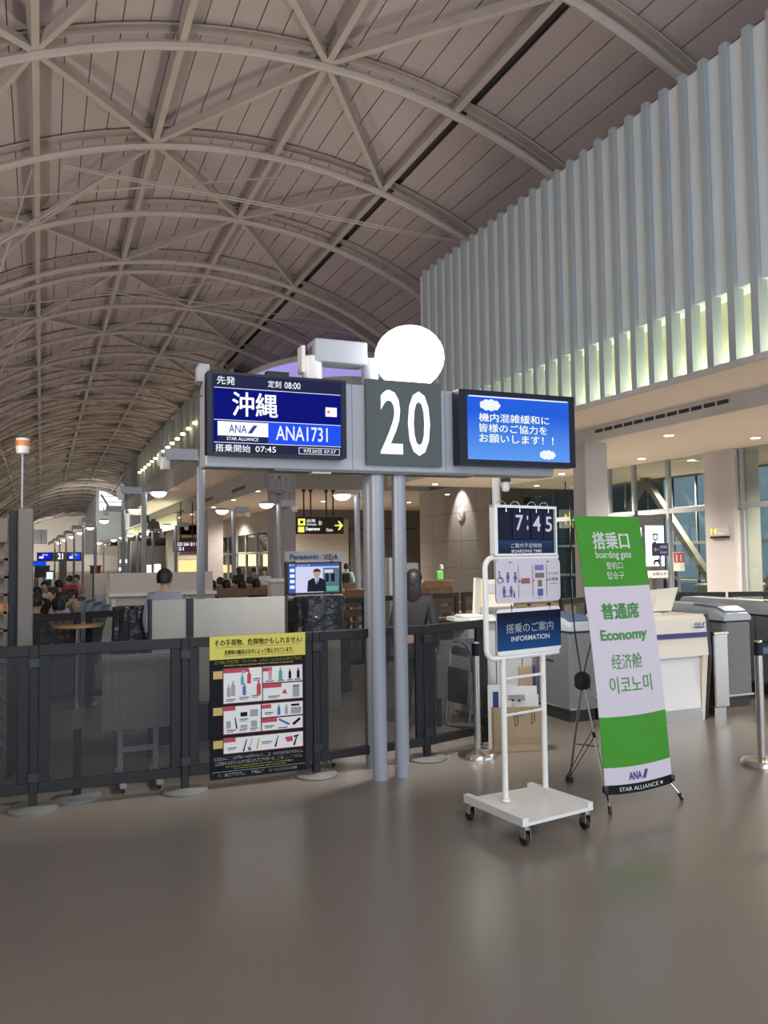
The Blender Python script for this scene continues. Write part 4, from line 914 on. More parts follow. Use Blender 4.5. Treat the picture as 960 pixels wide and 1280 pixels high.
# ================================================================ STANCHIONS, CARTON, COUNTER
def stanchion(p, label, h=1.0):
    o = thing('stanchion', (p.x, p.y, 0), label=label, cat='stanchion', group='steel stanchions')
    MB().lathe((0, 0, 0), [(.17, 0), (.17, .025), (.15, .05), (.05, .065), (.035, .075)], 28).build('base', 'steel', o, smooth=True)
    MB().tube([(0, 0, .06), (0, 0, h)], .032, 16).build('post', 'steel', o, smooth=True)
    MB().tube([(0, 0, h-.11), (0, 0, h-.005)], .036, 16).build('belt_head', 'bezel', o, smooth=True)
    MB().lathe((0, 0, h), [(.036, 0), (.036, .006), (.02, .01)], 14).build('cap', 'steel', o, smooth=True); return o
stanchion(F(597, 946), 'steel stanchion beside the dark corner post of the fence', .98)
stanchion(F(953, 956), 'steel stanchion at the right edge of the photo with blue belt', 1.0)
st2 = F(953, 956)
o = thing('barrier_belt', st2+V(.06, 0, .9), label='blue barrier belt running off to the right from the steel stanchion', cat='belt'); MB().box(st2.x+.034, st2.x+2.5, st2.y-.002, st2.y+.002, .90, .95).build('webbing', 'gate_blue', o, world=True)
# carton
ca = F(617, 941); cb_ = F(679, 939); cu = (cb_-ca).normalized(); fc = Frame(ca, cu, (0, 0, 1))
ct = thing('carton', ca, label='brown cardboard carton holding white papers behind the trolley uprights', cat='box')
wC = (cb_-ca).length; hC = fc.hit(640, 884)[1]; dC = .16
b = MB()
slab(fc, 0, 0, wC, hC, -.006, 0, b); slab(fc, 0, 0, wC, hC-.02, -dC, -dC+.006, b); slab(fc, 0, 0, .006, hC, -dC, 0, b); slab(fc, wC-.006, 0, wC, hC, -dC, 0, b); slab(fc, 0, 0, wC, .006, -dC, 0, b)
b.build('carton_body', 'cardboard', ct, world=True)
for v in (.30, .24, .18): slab(fc, .01, hC*v, wC-.01, hC*v+.004, 0, .0015).build('print_line', 'brown_frame', ct, world=True)
slab(fc, wC*.4, hC*.78, wC*.62, hC*.84, 0, .0015).build('hand_hole', 'brown_frame', ct, world=True)
pp = thing('paper_sheets', ca+V(0, 0, hC), label='white and blue papers standing up in the brown carton', cat='papers')
fcp = Frame(ca-fc.n*.06, cu, (0, 0, 1))
slab(fcp, -.03, .02, .22*wC/.44, hC+.19, -.004, 0).build('sheet', 'paper', pp, world=True); slab(fcp, .03, .02, wC*.95, hC+.17, -.03, -.026).build('sheet', 'paper', pp, world=True)
slab(fcp, .20, .02, wC-.02, hC+.10, .01, .014).build('sheet', 'paper', pp, world=True); slab(fcp, .015, .02, .065, hC+.13, .002, .004).build('blue_leaflet', 'b_navy', pp, world=True)
slab(fcp, .15, hC+.055, .30, hC+.10, .016, .02).build('printed_patch', 'p_grey', pp, world=True)
for x, zz, m in ((.16, .07, 'p_red'), (.19, .055, 'ink'), (.25, .05, 'ink')): MB().lathe(fcp.pt(x, hC+zz, .025), [(.001, -.012), (.014, 0), (.001, .012)], 8).build('clip', m, pp, world=True)
cz_ = ft.hit(640, 893)[1]
clp = thing('binder_clips', ft.pt(X2*.5, cz_-.03, 0), label='black wire clips hanging on the cross rod in front of the carton', cat='clip')
for x in (.30, .72):
    c = ft.pt(X2*x, cz_, 0); MB().tube([c+V(0, 0, .012), c+ft.u*.012+V(0, 0, 0), c+ft.u*.016+V(0, 0, -.07), c+ft.u*(-.01)+V(0, 0, -.085), c+ft.u*(-.012)+V(0, 0, 0), c+V(0, 0, .012)], .003, 5).build('wire_clip', 'black', clp, world=True)
# boarding counter
cy0 = 6.74; cL = YP(782, 850, cy0).x; cR = F(889, 901).x; fk_ = Frame((0, cy0, 0), (1, 0, 0), (0, 0, 1))
ctr = thing('boarding_counter', ((cL+cR)/2, cy0, 0), label='cream boarding counter with navy stripe behind the green banner', cat='counter')
H0 = fk_.hit(885, 767)[1]; zf = fk_.hit(880, 818)[1]; zk = fk_.hit(880, 884)[1]
MB().poly([(cL, cy0-.06, zf), (cL, cy0-.03, H0-.04), (cL, cy0, H0), (cL, cy0+.62, H0), (cL, cy0+.62, zf)], (cR-cL, 0, 0)).build('upper_body', 'cream', ctr, world=True)
MB().box(cL+.02, cR-.07, cy0-.0, cy0+.6, zk, zf-.012).build('front_panel', 'white', ctr, world=True)
MB().box(cL+.02, cR-.04, cy0+.01, cy0+.6, 0, zk).build('kick_plate', 'steel', ctr, world=True)
MB().box(cL, cR-.02, cy0-.02, cy0+.3, zf-.012, zf).build('shadow_rail', 'steel', ctr, world=True)
MB().poly([(cR-.07, cy0-.055, zf), (cR-.005, cy0-.055, zf), (cR-.005, cy0+.02, 0), (cR-.05, cy0+.02, 0)], (0, .6, 0)).build('side_cheek', 'cream', ctr, world=True)
MB().poly([(cR, cy0-.065, zf), (cR, cy0-.03, H0-.0), (cR, cy0+.64, H0+.01), (cR, cy0+.64, 0), (cR, cy0+.02, 0)], (.04, 0, 0)).build('side_trim', 'dark', ctr, world=True)
ff = Frame((0, cy0-.062, 0), (1, 0, 0), (0, 0, 1))
z_a, z_b = ff.hit(880, 796)[1], ff.hit(880, 790)[1]
MB().poly([(cL, cy0-.052, z_b), (cL, cy0-.056, z_a), (cL, cy0-.062, z_a), (cL, cy0-.06, z_b)], (cR-cL, 0, 0)).build('navy_stripe', 'navy', ctr, world=True)
u0, v0 = ff.hit(868, 782.5); u1, v1 = ff.hit(877, 777.5); text(ff, 'ANA', u0, v0, u1, v1, 'b_navy', ctr, -.02+.02, .01, 'logo_lettering')
u2, v2 = ff.hit(883, 777); MB().add([ff.pt(u1+.006, v0, 0), ff.pt(u1+.025, v0, 0), ff.pt(u1+.045, v1, 0), ff.pt(u1+.026, v1, 0)], [(0, 1, 2, 3)]).build('logo_stripe', 'b_navy', ctr, world=True)
MB().quad([ff.pt(u0, v0-.022, 0), ff.pt(u1+.04, v0-.022, 0), ff.pt(u1+.04, v0-.008, 0), ff.pt(u0, v0-.008, 0)]).build('logo_bar', 'b_navy', ctr, world=True)
mn = thing('counter_monitor', (cL+.4, cy0+.25, H0), label='white monitor seen from behind on the cream boarding counter', cat='monitor')
fm_ = Frame((0, cy0+.22, 0), (1, 0, 0), (0, .18, 1)); c0 = fm_.hit(808, 764); c1 = fm_.hit(847, 737)
MB().poly([fm_.pt(*fm_.hit(*p_), 0) for p_ in ((804, 766), (839, 764), (848, 734), (808, 738))], fm_.n*-.04).build('screen_shell', 'cream', mn, world=True)
MB().poly([fm_.pt(*fm_.hit(*p_), 0) for p_ in ((812, 765), (834, 764), (838, 745), (817, 745))], fm_.n*.06).build('rear_box', 'cream', mn, world=True)
MB().box(mn.location.x, mn.location.x+.18, cy0+.12, cy0+.3, H0, H0+.02).build('monitor_foot', 'cream', mn, world=True)
bx = thing('ticket_machine', (cR+.12, cy0+.1, 0), label='tall narrow steel cabinet beside the cream counter', cat='cabinet')
s0 = YP(894, 850, cy0+.03).x; s1 = YP(912, 850, cy0+.03).x; hs = YP(903, 793, cy0+.03).z
MB().cbox(s0, s1, cy0+.03, cy0+.5, .10, hs, .012).build('cabinet_body', 'steel', bx, world=True); MB().box(s0+.01, s1-.03, cy0+.06, cy0+.48, 0, .10).build('plinth', 'steel', bx, world=True)
MB().cbox(s0-.005, s1+.005, cy0+.02, cy0+.51, hs, hs+.03, .006).build('cabinet_cap', 'chrome', bx, world=True)

# ================================================================ BOARDING GATES (machines the passenger walks between)
def gate_machine(x0, x1, y0, y1, h, label):
    o = thing('boarding_gate_machine', ((x0+x1)/2, y0, 0), label=label, cat='gate machine', group='automatic boarding gates')
    MB().cbox(x0, x1, y0, y1, .12, h-.16, .03).build('body', 'gate_dark', o, world=True)
    MB().box(x0+.02, x1-.02, y0+.04, y1-.04, 0, .12).build('plinth', 'dark', o, world=True)
    MB().box(x0-.004, x1+.004, y0-.004, y1+.004, .13, .15).build('kick_trim', 'steel', o, world=True)
    MB().box(x0-.003, x1+.003, y0-.003, y1, h-.18, h-.165).build('dark_line', 'black', o, world=True)
    MB().loft([[(x0, y, h-.16), (x1, y, h-.16), (x1, y, z-.04), (x1-.05, y, z), (x0+.05, y, z), (x0, y, z-.04)] for y, z in ((y0, h-.08), (y0+.15, h-.02), (y0+.5, h), (y1, h))]).build('top_hood', 'gate_pale', o, world=True)
    MB().loft([[(x0+.03, y, z+.001), (x1-.03, y, z+.001), (x1-.05, y, z+.012), (x0+.05, y, z+.012)] for y, z in ((y0+.03, h-.065), (y0+.15, h-.02), (y0+.5, h))]).build('reader_cover', 'gate_blue', o, world=True)
    MB().box(x0-.01, x0+.0, y0+.3, y0+.55, h-.5, h-.485).build('slot', 'black', o, world=True)
    MB().box(x0-.004, x0, y0+.6, y0+.606, .16, h-.2).build('panel_seam', 'dark', o, world=True)
    return o
gate_machine(7.05, 7.45, 7.1, 9.0, 1.13, 'grey boarding gate machine with blue top right of the cream counter')
gate_machine(5.05, 5.40, 7.2, 9.2, 1.10, 'grey boarding gate machine partly hidden left of the green banner')
gate_machine(8.15, 8.55, 7.1, 9.0, 1.13, 'grey boarding gate machine at the right edge behind the stanchion')
# fence row behind the gates
bx_ = [YP(848, 752, 10.2), YP(911, 754, 9.8), YP(1010, 760, 9.4)]
for (a, b_), lb in zip(zip(bx_, bx_[1:]), ('grey fence panel behind the counter monitor', 'grey fence panel behind the right boarding gate machine')):
    fence_panel((a.x, a.y), (b_.x-.06, b_.y), .1, 1.12, lb, grp='fence panels behind the boarding gates')
a, b_ = YP(700, 748, 9.6), YP(735, 748, 10.0); fence_panel((a.x, a.y), (b_.x, b_.y), .1, 1.12, 'dark fence panel visible left of the green banner', grp='fence panels behind the boarding gates')
# ================================================================ STAFF DESK WITH MONITOR (left of the trolley)
dk_ = thing('staff_desk', (4.6, 7.4, 0), label='grey staff desk with a white rounded top behind the trolley', cat='desk')
d0 = F(568, 773, 1.06); dx0 = d0.x; dy0 = d0.y
MB().poly([(dx0, dy0-.0, 1.03), (dx0+.10, dy0-.16, 1.03), (dx0+.95, dy0-.25, 1.03), (dx0+.95, dy0+.35, 1.03), (dx0+.1, dy0+.3, 1.03), (dx0, dy0+.2, 1.03)], (0, 0, .035)).build('desk_top', 'white', dk_, world=True)
MB().cbox(dx0+.12, dx0+.93, dy0-.1, dy0+.28, .03, 1.03, .01).build('desk_body', 'fascia', dk_, world=True)
for xx in (dx0+.45, dx0+.78): MB().box(xx-.004, xx+.004, dy0-.104, dy0-.098, .05, 1.02).build('panel_joint', 'dark', dk_, world=True)
q0, q1 = YP(665, 855, dy0-.12), YP(692, 832, dy0-.12); MB().cbox(q0.x, q1.x, dy0-.16, dy0-.1, q0.z, q1.z+.02, .005).build('blue_bin', 'b_navy', dk_, world=True)
q0, q1 = YP(650, 900, dy0-.12), YP(664, 832, dy0-.12); MB().cbox(q0.x, q1.x, dy0-.15, dy0-.1, .02, q1.z, .005).build('beige_upright', 'cardboard', dk_, world=True)
mo = thing('desk_monitor', (dx0+.35, dy0+.05, 1.065), label='cream monitor turned sideways on the white staff desk', cat='monitor')
ym = dy0+.02; q0, q1, q2, q3 = YP(590.5, 767, ym), YP(592, 722, ym), YP(601, 723, ym+.12), YP(600, 766, ym+.12)
MB().poly([q0, q1, q2, q3], (.03, 0, 0)).build('shell_side', 'cream', mo, world=True)
a = YP(601, 764, ym+.1); b_ = YP(630, 724, ym+.1); MB().cbox(a.x, b_.x+.1, ym+.06, ym+.11, a.z+.04, b_.z, .01).build('screen_shell', 'cream', mo, world=True); MB().box(a.x+.06, b_.x, ym+.045, ym+.06, a.z+.2, a.z+.3).build('rear_vent', 'fascia', mo, world=True)
MB().lathe((a.x+.02, ym+.05, 1.066), [(.10, 0), (.10, .012), (.03, .02), (.025, .12)], 14).build('monitor_foot', 'white', mo, world=True)
kb = thing('desk_phone', (dx0+.12, dy0, 1.066), label='white flat device at the rounded end of the staff desk', cat='device'); MB().cbox(dx0+.05, dx0+.3, dy0-.08, dy0+.12, 1.066, 1.10, .02).build('device_body', 'white', kb, world=True)
# folded chair behind fence
fch = thing('folded_chair', YP(575, 900, 7.05), label='folded black tube chair leaning behind the fence corner', cat='chair'); fch.location.z = 0; ROOTM[fch.name] = Matrix.Translation(fch.location)
def yp(px, py, y=7.05): return YP(px, py, y)
MB().tube([yp(556, 905), yp(563, 830), yp(563, 812), yp(567, 803), yp(574, 801), yp(582, 806), yp(588, 818), yp(590, 840)], .011, 8).build('back_tube', 'chrome', fch, world=True, smooth=True)
MB().tube([yp(562, 915, 7.15), yp(560, 842, 7.12)], .011, 8).tube([yp(588, 912, 7.15), yp(584, 840, 7.12)], .011, 8).build('leg', 'chrome', fch, world=True, smooth=True)
MB().poly([yp(562, 833, 7.02), yp(586, 838, 7.02), yp(584, 882, 7.02), yp(561, 876, 7.02)], (0, .03, 0)).build('seat', 'black', fch, world=True)
MB().poly([yp(565, 806), yp(584, 811), yp(586, 822), yp(565, 818)], (0, .02, 0)).build('backrest', 'black', fch, world=True)
MB().bar(yp(556, 906, 7.0), yp(590, 912, 7.0), .02, .02).build('stretcher', 'chrome', fch, world=True)
gp_ = thing('grey_panel_board', (yp(548, 900, 7.6)), label='plain grey board standing behind the folded chair', cat='board'); gp_.location.z = 0; ROOTM[gp_.name] = Matrix.Translation(gp_.location)
MB().box(YP(546, 800, 7.6).x, YP(604, 800, 7.6).x, 7.6, 7.63, .3, YP(560, 800, 7.6).z).build('board', 'mid_grey', gp_, world=True)
for x in (YP(550, 800, 7.6).x, YP(600, 800, 7.6).x): MB().box(x-.02, x+.02, 7.63, 7.66, 0, 1.0).build('leg', 'dark', gp_, world=True)
# ================================================================ PEOPLE
def skinned(joints, edges, sub=1):
    """joints: name -> (x, y, z, rx, ry); grows one continuous surface over the skeleton"""
    names = list(joints); me = bpy.data.meshes.new('b'); me.from_pydata([joints[n][:3] for n in names], [(names.index(a), names.index(b)) for a, b in edges], [])
    o = bpy.data.objects.new('b', me); _tmp.collection.objects.link(o)
    m = o.modifiers.new('s', 'SKIN'); m.use_smooth_shade = True
    for i, n in enumerate(names):
        sv = me.skin_vertices[0].data[i]; sv.radius = joints[n][3:5]; sv.use_root = (i == 0)
    if sub: s = o.modifiers.new('u', 'SUBSURF'); s.levels = sub; s.render_levels = sub
    vl = _tmp.view_layers[0]; vl.update(); r = bpy.data.meshes.new_from_object(o.evaluated_get(vl.depsgraph))
    vs = [tuple(v.co) for v in r.vertices]; fs = [tuple(p.vertices) for p in r.polygons]
    bpy.data.objects.remove(o); bpy.data.meshes.remove(r); bpy.data.meshes.remove(me); return vs, fs
def pose(kind, lean=0.):
    J = {}
    if kind == 'stand':
        J['pelvis'] = (0, 0, .90, .15, .10); J['spine'] = (0, .0, 1.08, .125, .09); J['chest'] = (0, .0, 1.27, .155, .10); J['neck0'] = (0, -.005, 1.385, .06, .055)
        J['neck'] = (0, .005, 1.43, .052, .052); J['jaw'] = (0, .025, 1.485, .062, .078); J['skull'] = (0, .01, 1.56, .078, .095); J['crown'] = (0, 0, 1.615, .05, .06); J['nose'] = (0, .118, 1.525, .010, .012)
        for s, k in ((-1, 'l'), (1, 'r')):
            J['sh'+k] = (s*.165, 0, 1.33, .058, .055); J['el'+k] = (s*.215, -.02, 1.06, .042, .042); J['wr'+k] = (s*.205, .05, .83, .028, .024); J['pa'+k] = (s*.20, .07, .77, .038, .018)
            J['hi'+k] = (s*.085, 0, .84, .095, .095); J['kn'+k] = (s*.09, .02+.06*s, .47, .06, .062); J['an'+k] = (s*.09, -.02+.10*s, .09, .04, .042); J['to'+k] = (s*.10, .13+.10*s, .035, .04, .03)
    else:
        L = lean
        J['pelvis'] = (0, 0, .50, .16, .12); J['spine'] = (0, .02+L*.2, .70, .13, .095); J['chest'] = (0, .03+L*.55, .90-L*.1, .155, .10); J['neck0'] = (0, .04+L*.8, 1.02-L*.2, .06, .055)
        J['neck'] = (0, .055+L*.9, 1.065-L*.22, .052, .052); J['jaw'] = (0, .08+L, 1.12-L*.28, .062, .078); J['skull'] = (0, .07+L*1.05, 1.195-L*.32, .078, .095); J['crown'] = (0, .06+L*1.05, 1.25-L*.32, .05, .06); J['nose'] = (0, .185+L*1.1, 1.16-L*.35, .010, .012)
        for s, k in ((-1, 'l'), (1, 'r')):
            J['sh'+k] = (s*.165, .03+L*.6, .965-L*.15, .058, .055); J['el'+k] = (s*.215, .10+L*.5, .70, .042, .042); J['wr'+k] = (s*.13, .32+L*.3, .64, .028, .024); J['pa'+k] = (s*.11, .38+L*.3, .64, .036, .018)
            J['hi'+k] = (s*.09, .06, .49, .10, .09); J['kn'+k] = (s*.11, .45, .49, .066, .066); J['an'+k] = (s*.11, .43, .09, .042, .042); J['to'+k] = (s*.12, .57, .035, .04, .03)
    return J
TORSO = [('pelvis', 'spine'), ('spine', 'chest'), ('chest', 'neck0')]
BODY = TORSO+[('neck0', 'neck'), ('neck', 'jaw'), ('jaw', 'skull'), ('skull', 'crown'), ('jaw', 'nose')]
ARM = [('chest', 'shl'), ('shl', 'ell'), ('chest', 'shr'), ('shr', 'elr')]; FORE = [('ell', 'wrl'), ('wrl', 'pal'), ('elr', 'wrr'), ('wrr', 'par')]
LEG = [('pelvis', 'hil'), ('hil', 'knl'), ('knl', 'anl'), ('pelvis', 'hir'), ('hir', 'knr'), ('knr', 'anr')]; FOOT = [('anl', 'tol'), ('anr', 'tor')]
def sub_joints(J, edges, grow):
    ns = []
    for a, b in edges:
        for n in (a, b):
            if n not in ns: ns.append(n)
    return {n: (*J[n][:3], J[n][3]+grow, J[n][4]+grow) for n in ns}
def person(kind, label, loc, rz, shirt, pants, hair='hair', lean=0., scale=1., long_hair=False, long_sleeve=False, group=None, bag=None):
    J = pose(kind, lean); o = thing('person', loc, rz, label, 'person', group)
    o.matrix_world = Matrix.Translation(Vector(loc)) @ Matrix.Rotation(rz, 4, 'Z') @ Matrix.Scale(scale, 4)
    E = BODY+ARM+FORE+LEG+FOOT; vs, fs = skinned(sub_joints(J, E, 0), E); b = MB(); b.add(vs, fs)
    for s, k in ((-1, 'l'), (1, 'r')):                     # four fingers and a thumb from each palm
        w, p = Vector(J['wr'+k][:3]), Vector(J['pa'+k][:3]); t = (p-w).normalized(); sd = Vector((1, 0, 0)) if abs(t.x) < .7 else Vector((0, 1, 0))
        for i, ln in enumerate((.060, .070, .066, .050)):
            q = p+t*.012+sd*(-.027+.018*i); b.tube([q, q+t*ln*.55, q+t*ln*.9+V(0, .012, -.012)], [.009, .0085, .007], 5)
        q = p-sd*.03*s; b.tube([q, q-sd*.02*s+t*.02, q-sd*.024*s+t*.045], [.010, .009, .008], 5)
    b.build('body', 'skin', o, smooth=True)
    E = TORSO+ARM+(FORE if long_sleeve else []); E = [e for e in E if 'pa' not in e[1]]
    vs, fs = skinned(sub_joints(J, E, .016), E); c = MB(); c.add(vs, fs); c.build('shirt', shirt, o, smooth=True)
    vs, fs = skinned(sub_joints(J, LEG, .014), LEG); c = MB(); c.add(vs, fs); c.build('trousers', pants, o, smooth=True)
    for k in 'lr':
        a, t = Vector(J['an'+k][:3]), Vector(J['to'+k][:3]); MB().loft([[(q.x+dx*w_, q.y, max(0, q.z+dz)) for dx, dz in ((-1, -.1), (1, -.1), (1, .03), (-1, .03))] for q, w_ in ((a-V(0, .05, .03), .035), (a+V(0, .03, -.02), .042), (t+V(0, .03, -.01), .036))]).build('shoe', 'black', o, smooth=True)
    sk = Vector(J['skull'][:3]); b = MB(); rings = []
    for k in range(8):
        ph = PI*k/7*.62; r = math.sin(ph); rings.append([sk+V(.092*r*math.cos(a), -.014+.108*r*math.sin(a)*(1 if math.sin(a) < 0 else .80), .012+.092*math.cos(ph)-(.05 if (math.sin(a) < -.1 and k > 4) else 0)*(k-4)/3) for a in [2*PI*i/16 for i in range(16)]])
    rings[0] = [sk+V(.004*math.cos(a), .004*math.sin(a), .104) for a in [2*PI*i/16 for i in range(16)]]
    b.loft(rings)
    if long_hair: b.loft([[sk+V(w_*math.cos(a), -.05+d_*math.sin(a), z) for a in [2*PI*i/12 for i in range(12)]] for w_, d_, z in ((.08, .06, .02), (.088, .065, -.08), (.085, .05, -.20), (.05, .03, -.30))])
    b.build('hair', hair, o, smooth=True)
    for s in (-1, 1):
        e = Vector(J['jaw'][:3])+V(s*.03, .088, .055); MB().lathe(e, [(.001, -.008), (.009, 0), (.001, .008)], 8).build('eye', 'black', o)
        e = Vector(J['skull'][:3])+V(s*.082, 0, -.03); MB().lathe(e, [(.004, -.028), (.014, -.01), (.016, .012), (.006, .026)], 8).build('ear', 'skin', o)
    if bag: MB().cbox(-.13, .13, -.26, -.11, 1.0, 1.36, .05).build('backpack', bag, o)
    return o
def cloth(n, c): M[n] = mat(n, c, .8); return n
for n, c in (('lavender_shirt', (.36, .36, .44)), ('white_shirt', (.65, .65, .66)), ('sky_shirt', (.25, .48, .56)), ('black_cloth', (.015, .015, .018)), ('navy_cloth', (.03, .04, .08)), ('beige_cloth', (.42, .35, .26)), ('pink_cloth', (.55, .33, .32)), ('red_cloth', (.42, .06, .06)), ('pale_blue_cloth', (.36, .45, .58)), ('grey_cloth', (.18, .18, .19))): cloth(n, c)
def plaid():
    m = mat('plaid_shirt', (.10, .06, .05), .8); nt = m.node_tree; N = nt.nodes; L = nt.links
    tc = N.new('ShaderNodeTexCoord'); ws = []
    for ax in ('X', 'Z'):
        wv = N.new('ShaderNodeTexWave'); wv.bands_direction = ax; wv.inputs['Scale'].default_value = 3.2; L.new(tc.outputs['Object'], wv.inputs['Vector']); ws.append(wv)
    mx = N.new('ShaderNodeMath'); mx.operation = 'MULTIPLY'; L.new(ws[0].outputs['Fac'], mx.inputs[0]); L.new(ws[1].outputs['Fac'], mx.inputs[1])
    r = N.new('ShaderNodeValToRGB'); r.color_ramp.elements[0].color = (.045, .03, .028, 1); r.color_ramp.elements[1].color = (.32, .20, .15, 1); L.new(mx.outputs[0], r.inputs[0]); L.new(r.outputs[0], N['Principled BSDF'].inputs['Base Color']); return m
M['plaid_shirt'] = plaid()
def at_floor(px, D): q = P(px, 700, D); return V(q.x, q.y, 0)
person('stand', 'person in a pale lavender shirt standing behind the grey partition boards, seen from behind', at_floor(206, 9.6), math.radians(-28), 'lavender_shirt', 'navy_cloth', scale=.985, long_sleeve=True)
person('stand', 'person in a light blue shirt with dark backpack walking away right of the television', at_floor(433, 24), math.radians(-20), 'sky_shirt', 'beige_cloth', scale=.93, bag='black_cloth')
bp = person('stand', 'person in black with long dark hair standing behind the right sign post', at_floor(517, 8.4), math.radians(-35), 'black_cloth', 'black_cloth', scale=.97, long_hair=True, long_sleeve=True)
def seat_person(px, ytop, label, shirt, rz=0, lean=0., pants='grey_cloth', D=None, **k):
    hz = 700-.0131*(px-52); D = D or .46*1030/(ytop-hz); return person('sit', label, at_floor(px, D), math.radians(rz), shirt, pants, lean=lean, scale=1.0, **k)
seat_person(44, 739, 'seated person in black just right of the grey column with the beacon', 'black_cloth', -20, D=11.3)
seat_person(80, 741, 'person in a dark plaid shirt bent over the wooden table', 'plaid_shirt', 20, .12, D=10.9)
seat_person(64, 733, 'person in a pale blue shirt leaning over the wooden table', 'pale_blue_cloth', -60, .2, D=13.2)
seat_person(77, 728, 'dark-haired person in black between the wooden table and the blue seats', 'black_cloth', 120, .1, D=14.9)
seat_person(58, 723, 'person in a white shirt sitting beneath the far gate screens', 'white_shirt', 160, D=18.2)
seat_person(62, 724, 'person in black slouching behind the pale blue shirted person', 'black_cloth', 60, .2, D=16.2)
seat_person(75, 722, 'small dark-haired person in navy beneath the far gate number', 'navy_cloth', 30, D=19)
seat_person(97, 716, 'person in a pale pink top beside the far thin lamp posts', 'pink_cloth', 160, D=25)
seat_person(88, 718, 'person in red among the far thin lamp posts', 'red_cloth', 10, D=24)
seat_person(110, 728, 'person in a dark top leaning over a far table left of the beige partition', 'navy_cloth', 60, .3, D=15.5)
seat_person(107, 741, 'person in a pale beige top behind the blue-grey seat backs', 'beige_cloth', 120, .2, D=15)
for px, sh, lb in ((158, 'black_cloth', 'dark head just above the beige partition, leftmost of three'), (168, 'navy_cloth', 'dark head above the beige partition, middle of three'), (182, 'black_cloth', 'dark head above the beige partition beside the standing person')):
    seat_person(px, 712, lb, sh, 0, D=22.5+2*(px == 168))
for px, yt, sh, lb, lh in ((266, 724, 'black_cloth', 'person in black on the bench, first right of the beige partition', False), (276, 722, 'navy_cloth', 'person in navy on the bench left of the post', False), (284, 723, 'white_shirt', 'person in white on the bench beside the thin lamp post', False), (303, 722, 'white_shirt', 'person in white on the bench right of the thin lamp post', True), (313, 720, 'white_shirt', 'another person in white, dark hair, two right of the thin post', False), (321, 724, 'black_cloth', 'person in black on the bench left of the pillar', False)):
    q_ = YP(px, 700, 17.15 if px in (266, 284, 303, 321) else 19.55); o = seat_person(px, yt, lb, sh, 4, long_hair=lh); o.location = (q_.x, q_.y, 0)
person('stand', 'dark-haired person in black standing behind the bench sitters', at_floor(298, 26), 0.3, 'black_cloth', 'black_cloth', scale=.87, long_hair=True)
person('stand', 'person with dark hair standing left of the woman in white by the pillar', at_floor(317, 27), 0.2, 'grey_cloth', 'black_cloth', scale=.85)
person('stand', 'person in a white blouse with long hair standing beside the pillar', at_floor(331, 24.5), 2.6, 'white_shirt', 'beige_cloth', scale=.86, long_hair=True)

# ================================================================ WAITING AREA
# inner fence row
q = [YP(-60, 765, 10.0), YP(104, 763, 10.6), YP(186, 758, 10.9), YP(270, 756, 11.2), YP(358, 755, 11.5), YP(460, 753, 11.9), YP(575, 750, 12.3), YP(640, 749, 12.5)]
lb = ['dark inner barrier at the left before the seated people', 'dark inner barrier with the wrapped trolley behind it, left', 'dark inner barrier hidden behind the partition boards', 'dark inner barrier between partition boards and television', 'dark inner barrier under the television', 'dark inner barrier behind the twin sign posts', 'dark inner barrier before the wooden benches']
for k in range(7):
    a, b_ = q[k], q[k+1]; t = (b_-a); t.z = 0; t = t.normalized()*.035
    fence_panel((a.x+t.x, a.y+t.y), (b_.x-t.x, b_.y-t.y), .1, 1.12, lb[k], grp='inner row of perforated barriers')
# wrapped things
def wrapped(c, w_, d_, h_, label, seed):
    o = thing('wrapped_bundle', c, label=label, cat='bundle'); random.seed(seed); n, mrow = 40, 30; b = MB(); rings = []
    ph = [random.uniform(0, 6.28) for _ in range(8)]
    for j in range(mrow+1):
        t = j/mrow; z = h_*min(1, t*1.15); sh = 1-.25*t if t < .87 else (1-t)/.13*.75+.02; ring = []
        for i in range(n):
            a = 2*PI*i/n; fold = 1+.07*math.sin(5*a+ph[0]+3*t)+.05*math.sin(11*a+ph[1]-4*t)+.03*math.sin(19*a+ph[2]+9*t)+random.uniform(-.02, .02)
            ring.append((w_*sh*fold*math.cos(a)*.5, d_*sh*fold*math.sin(a)*.5, z+.02*math.sin(7*a+ph[3])*(t > .3)))
        rings.append(ring)
    b.loft(rings); b.build('plastic_cover', 'wrap', o, smooth=True); return o
qa = P(165, 760, 9.7); wrapped((qa.x, qa.y, 0), .52, .4, 1.18, 'bundle wrapped in shiny black plastic left of the partition boards', 3)
qa = P(400, 760, 10.7); wrapped((qa.x, qa.y, 0), .80, .5, 1.22, 'bundle wrapped in shiny black plastic under the television', 5)
# television on stand
ty = 11.75; tv = thing('television_stand', (YP(392, 740, ty).x, ty, 0), label='black television under a grey header on a floor stand, newsreader on screen', cat='television')
ftv = Frame((0, ty, 0), (1, 0, 0), (0, 0, 1)); x0, z0 = ftv.hit(357.5, 744); x1, z1 = ftv.hit(427, 702)
rslab(ftv, x0, z0, x1, z1, -.08, 0, .01).build('screen_frame', 'black', tv, world=True); h0, hz1 = ftv.hit(357, 702)[1], ftv.hit(357, 689.5)[1]
slab(ftv, x0-.01, h0+.005, x1+.01, hz1, -.06, .01).build('header_board', 'fascia', tv, world=True)
u0, v0 = ftv.hit(362, 699.5); u1, v1 = ftv.hit(398, 692.5); text(ftv, 'Panasonic', u0, v0, u1, v1, 'b_navy', tv, .014, .03)
u0, v0 = ftv.hit(404, 700); u1, v1 = ftv.hit(422, 692.5); text(ftv, 'VIErA', u0, v0, u1, v1, 'ink', tv, .014, .01)
slab(ftv, x0, z0-.05, x1, z0-.012, -.12, .05).build('steel_shelf', 'steel', tv, world=True)
for x in (x0+.12, x1-.16): MB().box(x, x+.04, ty+.03, ty+.08, 0, h0).build('upright', 'dark', tv, world=True)
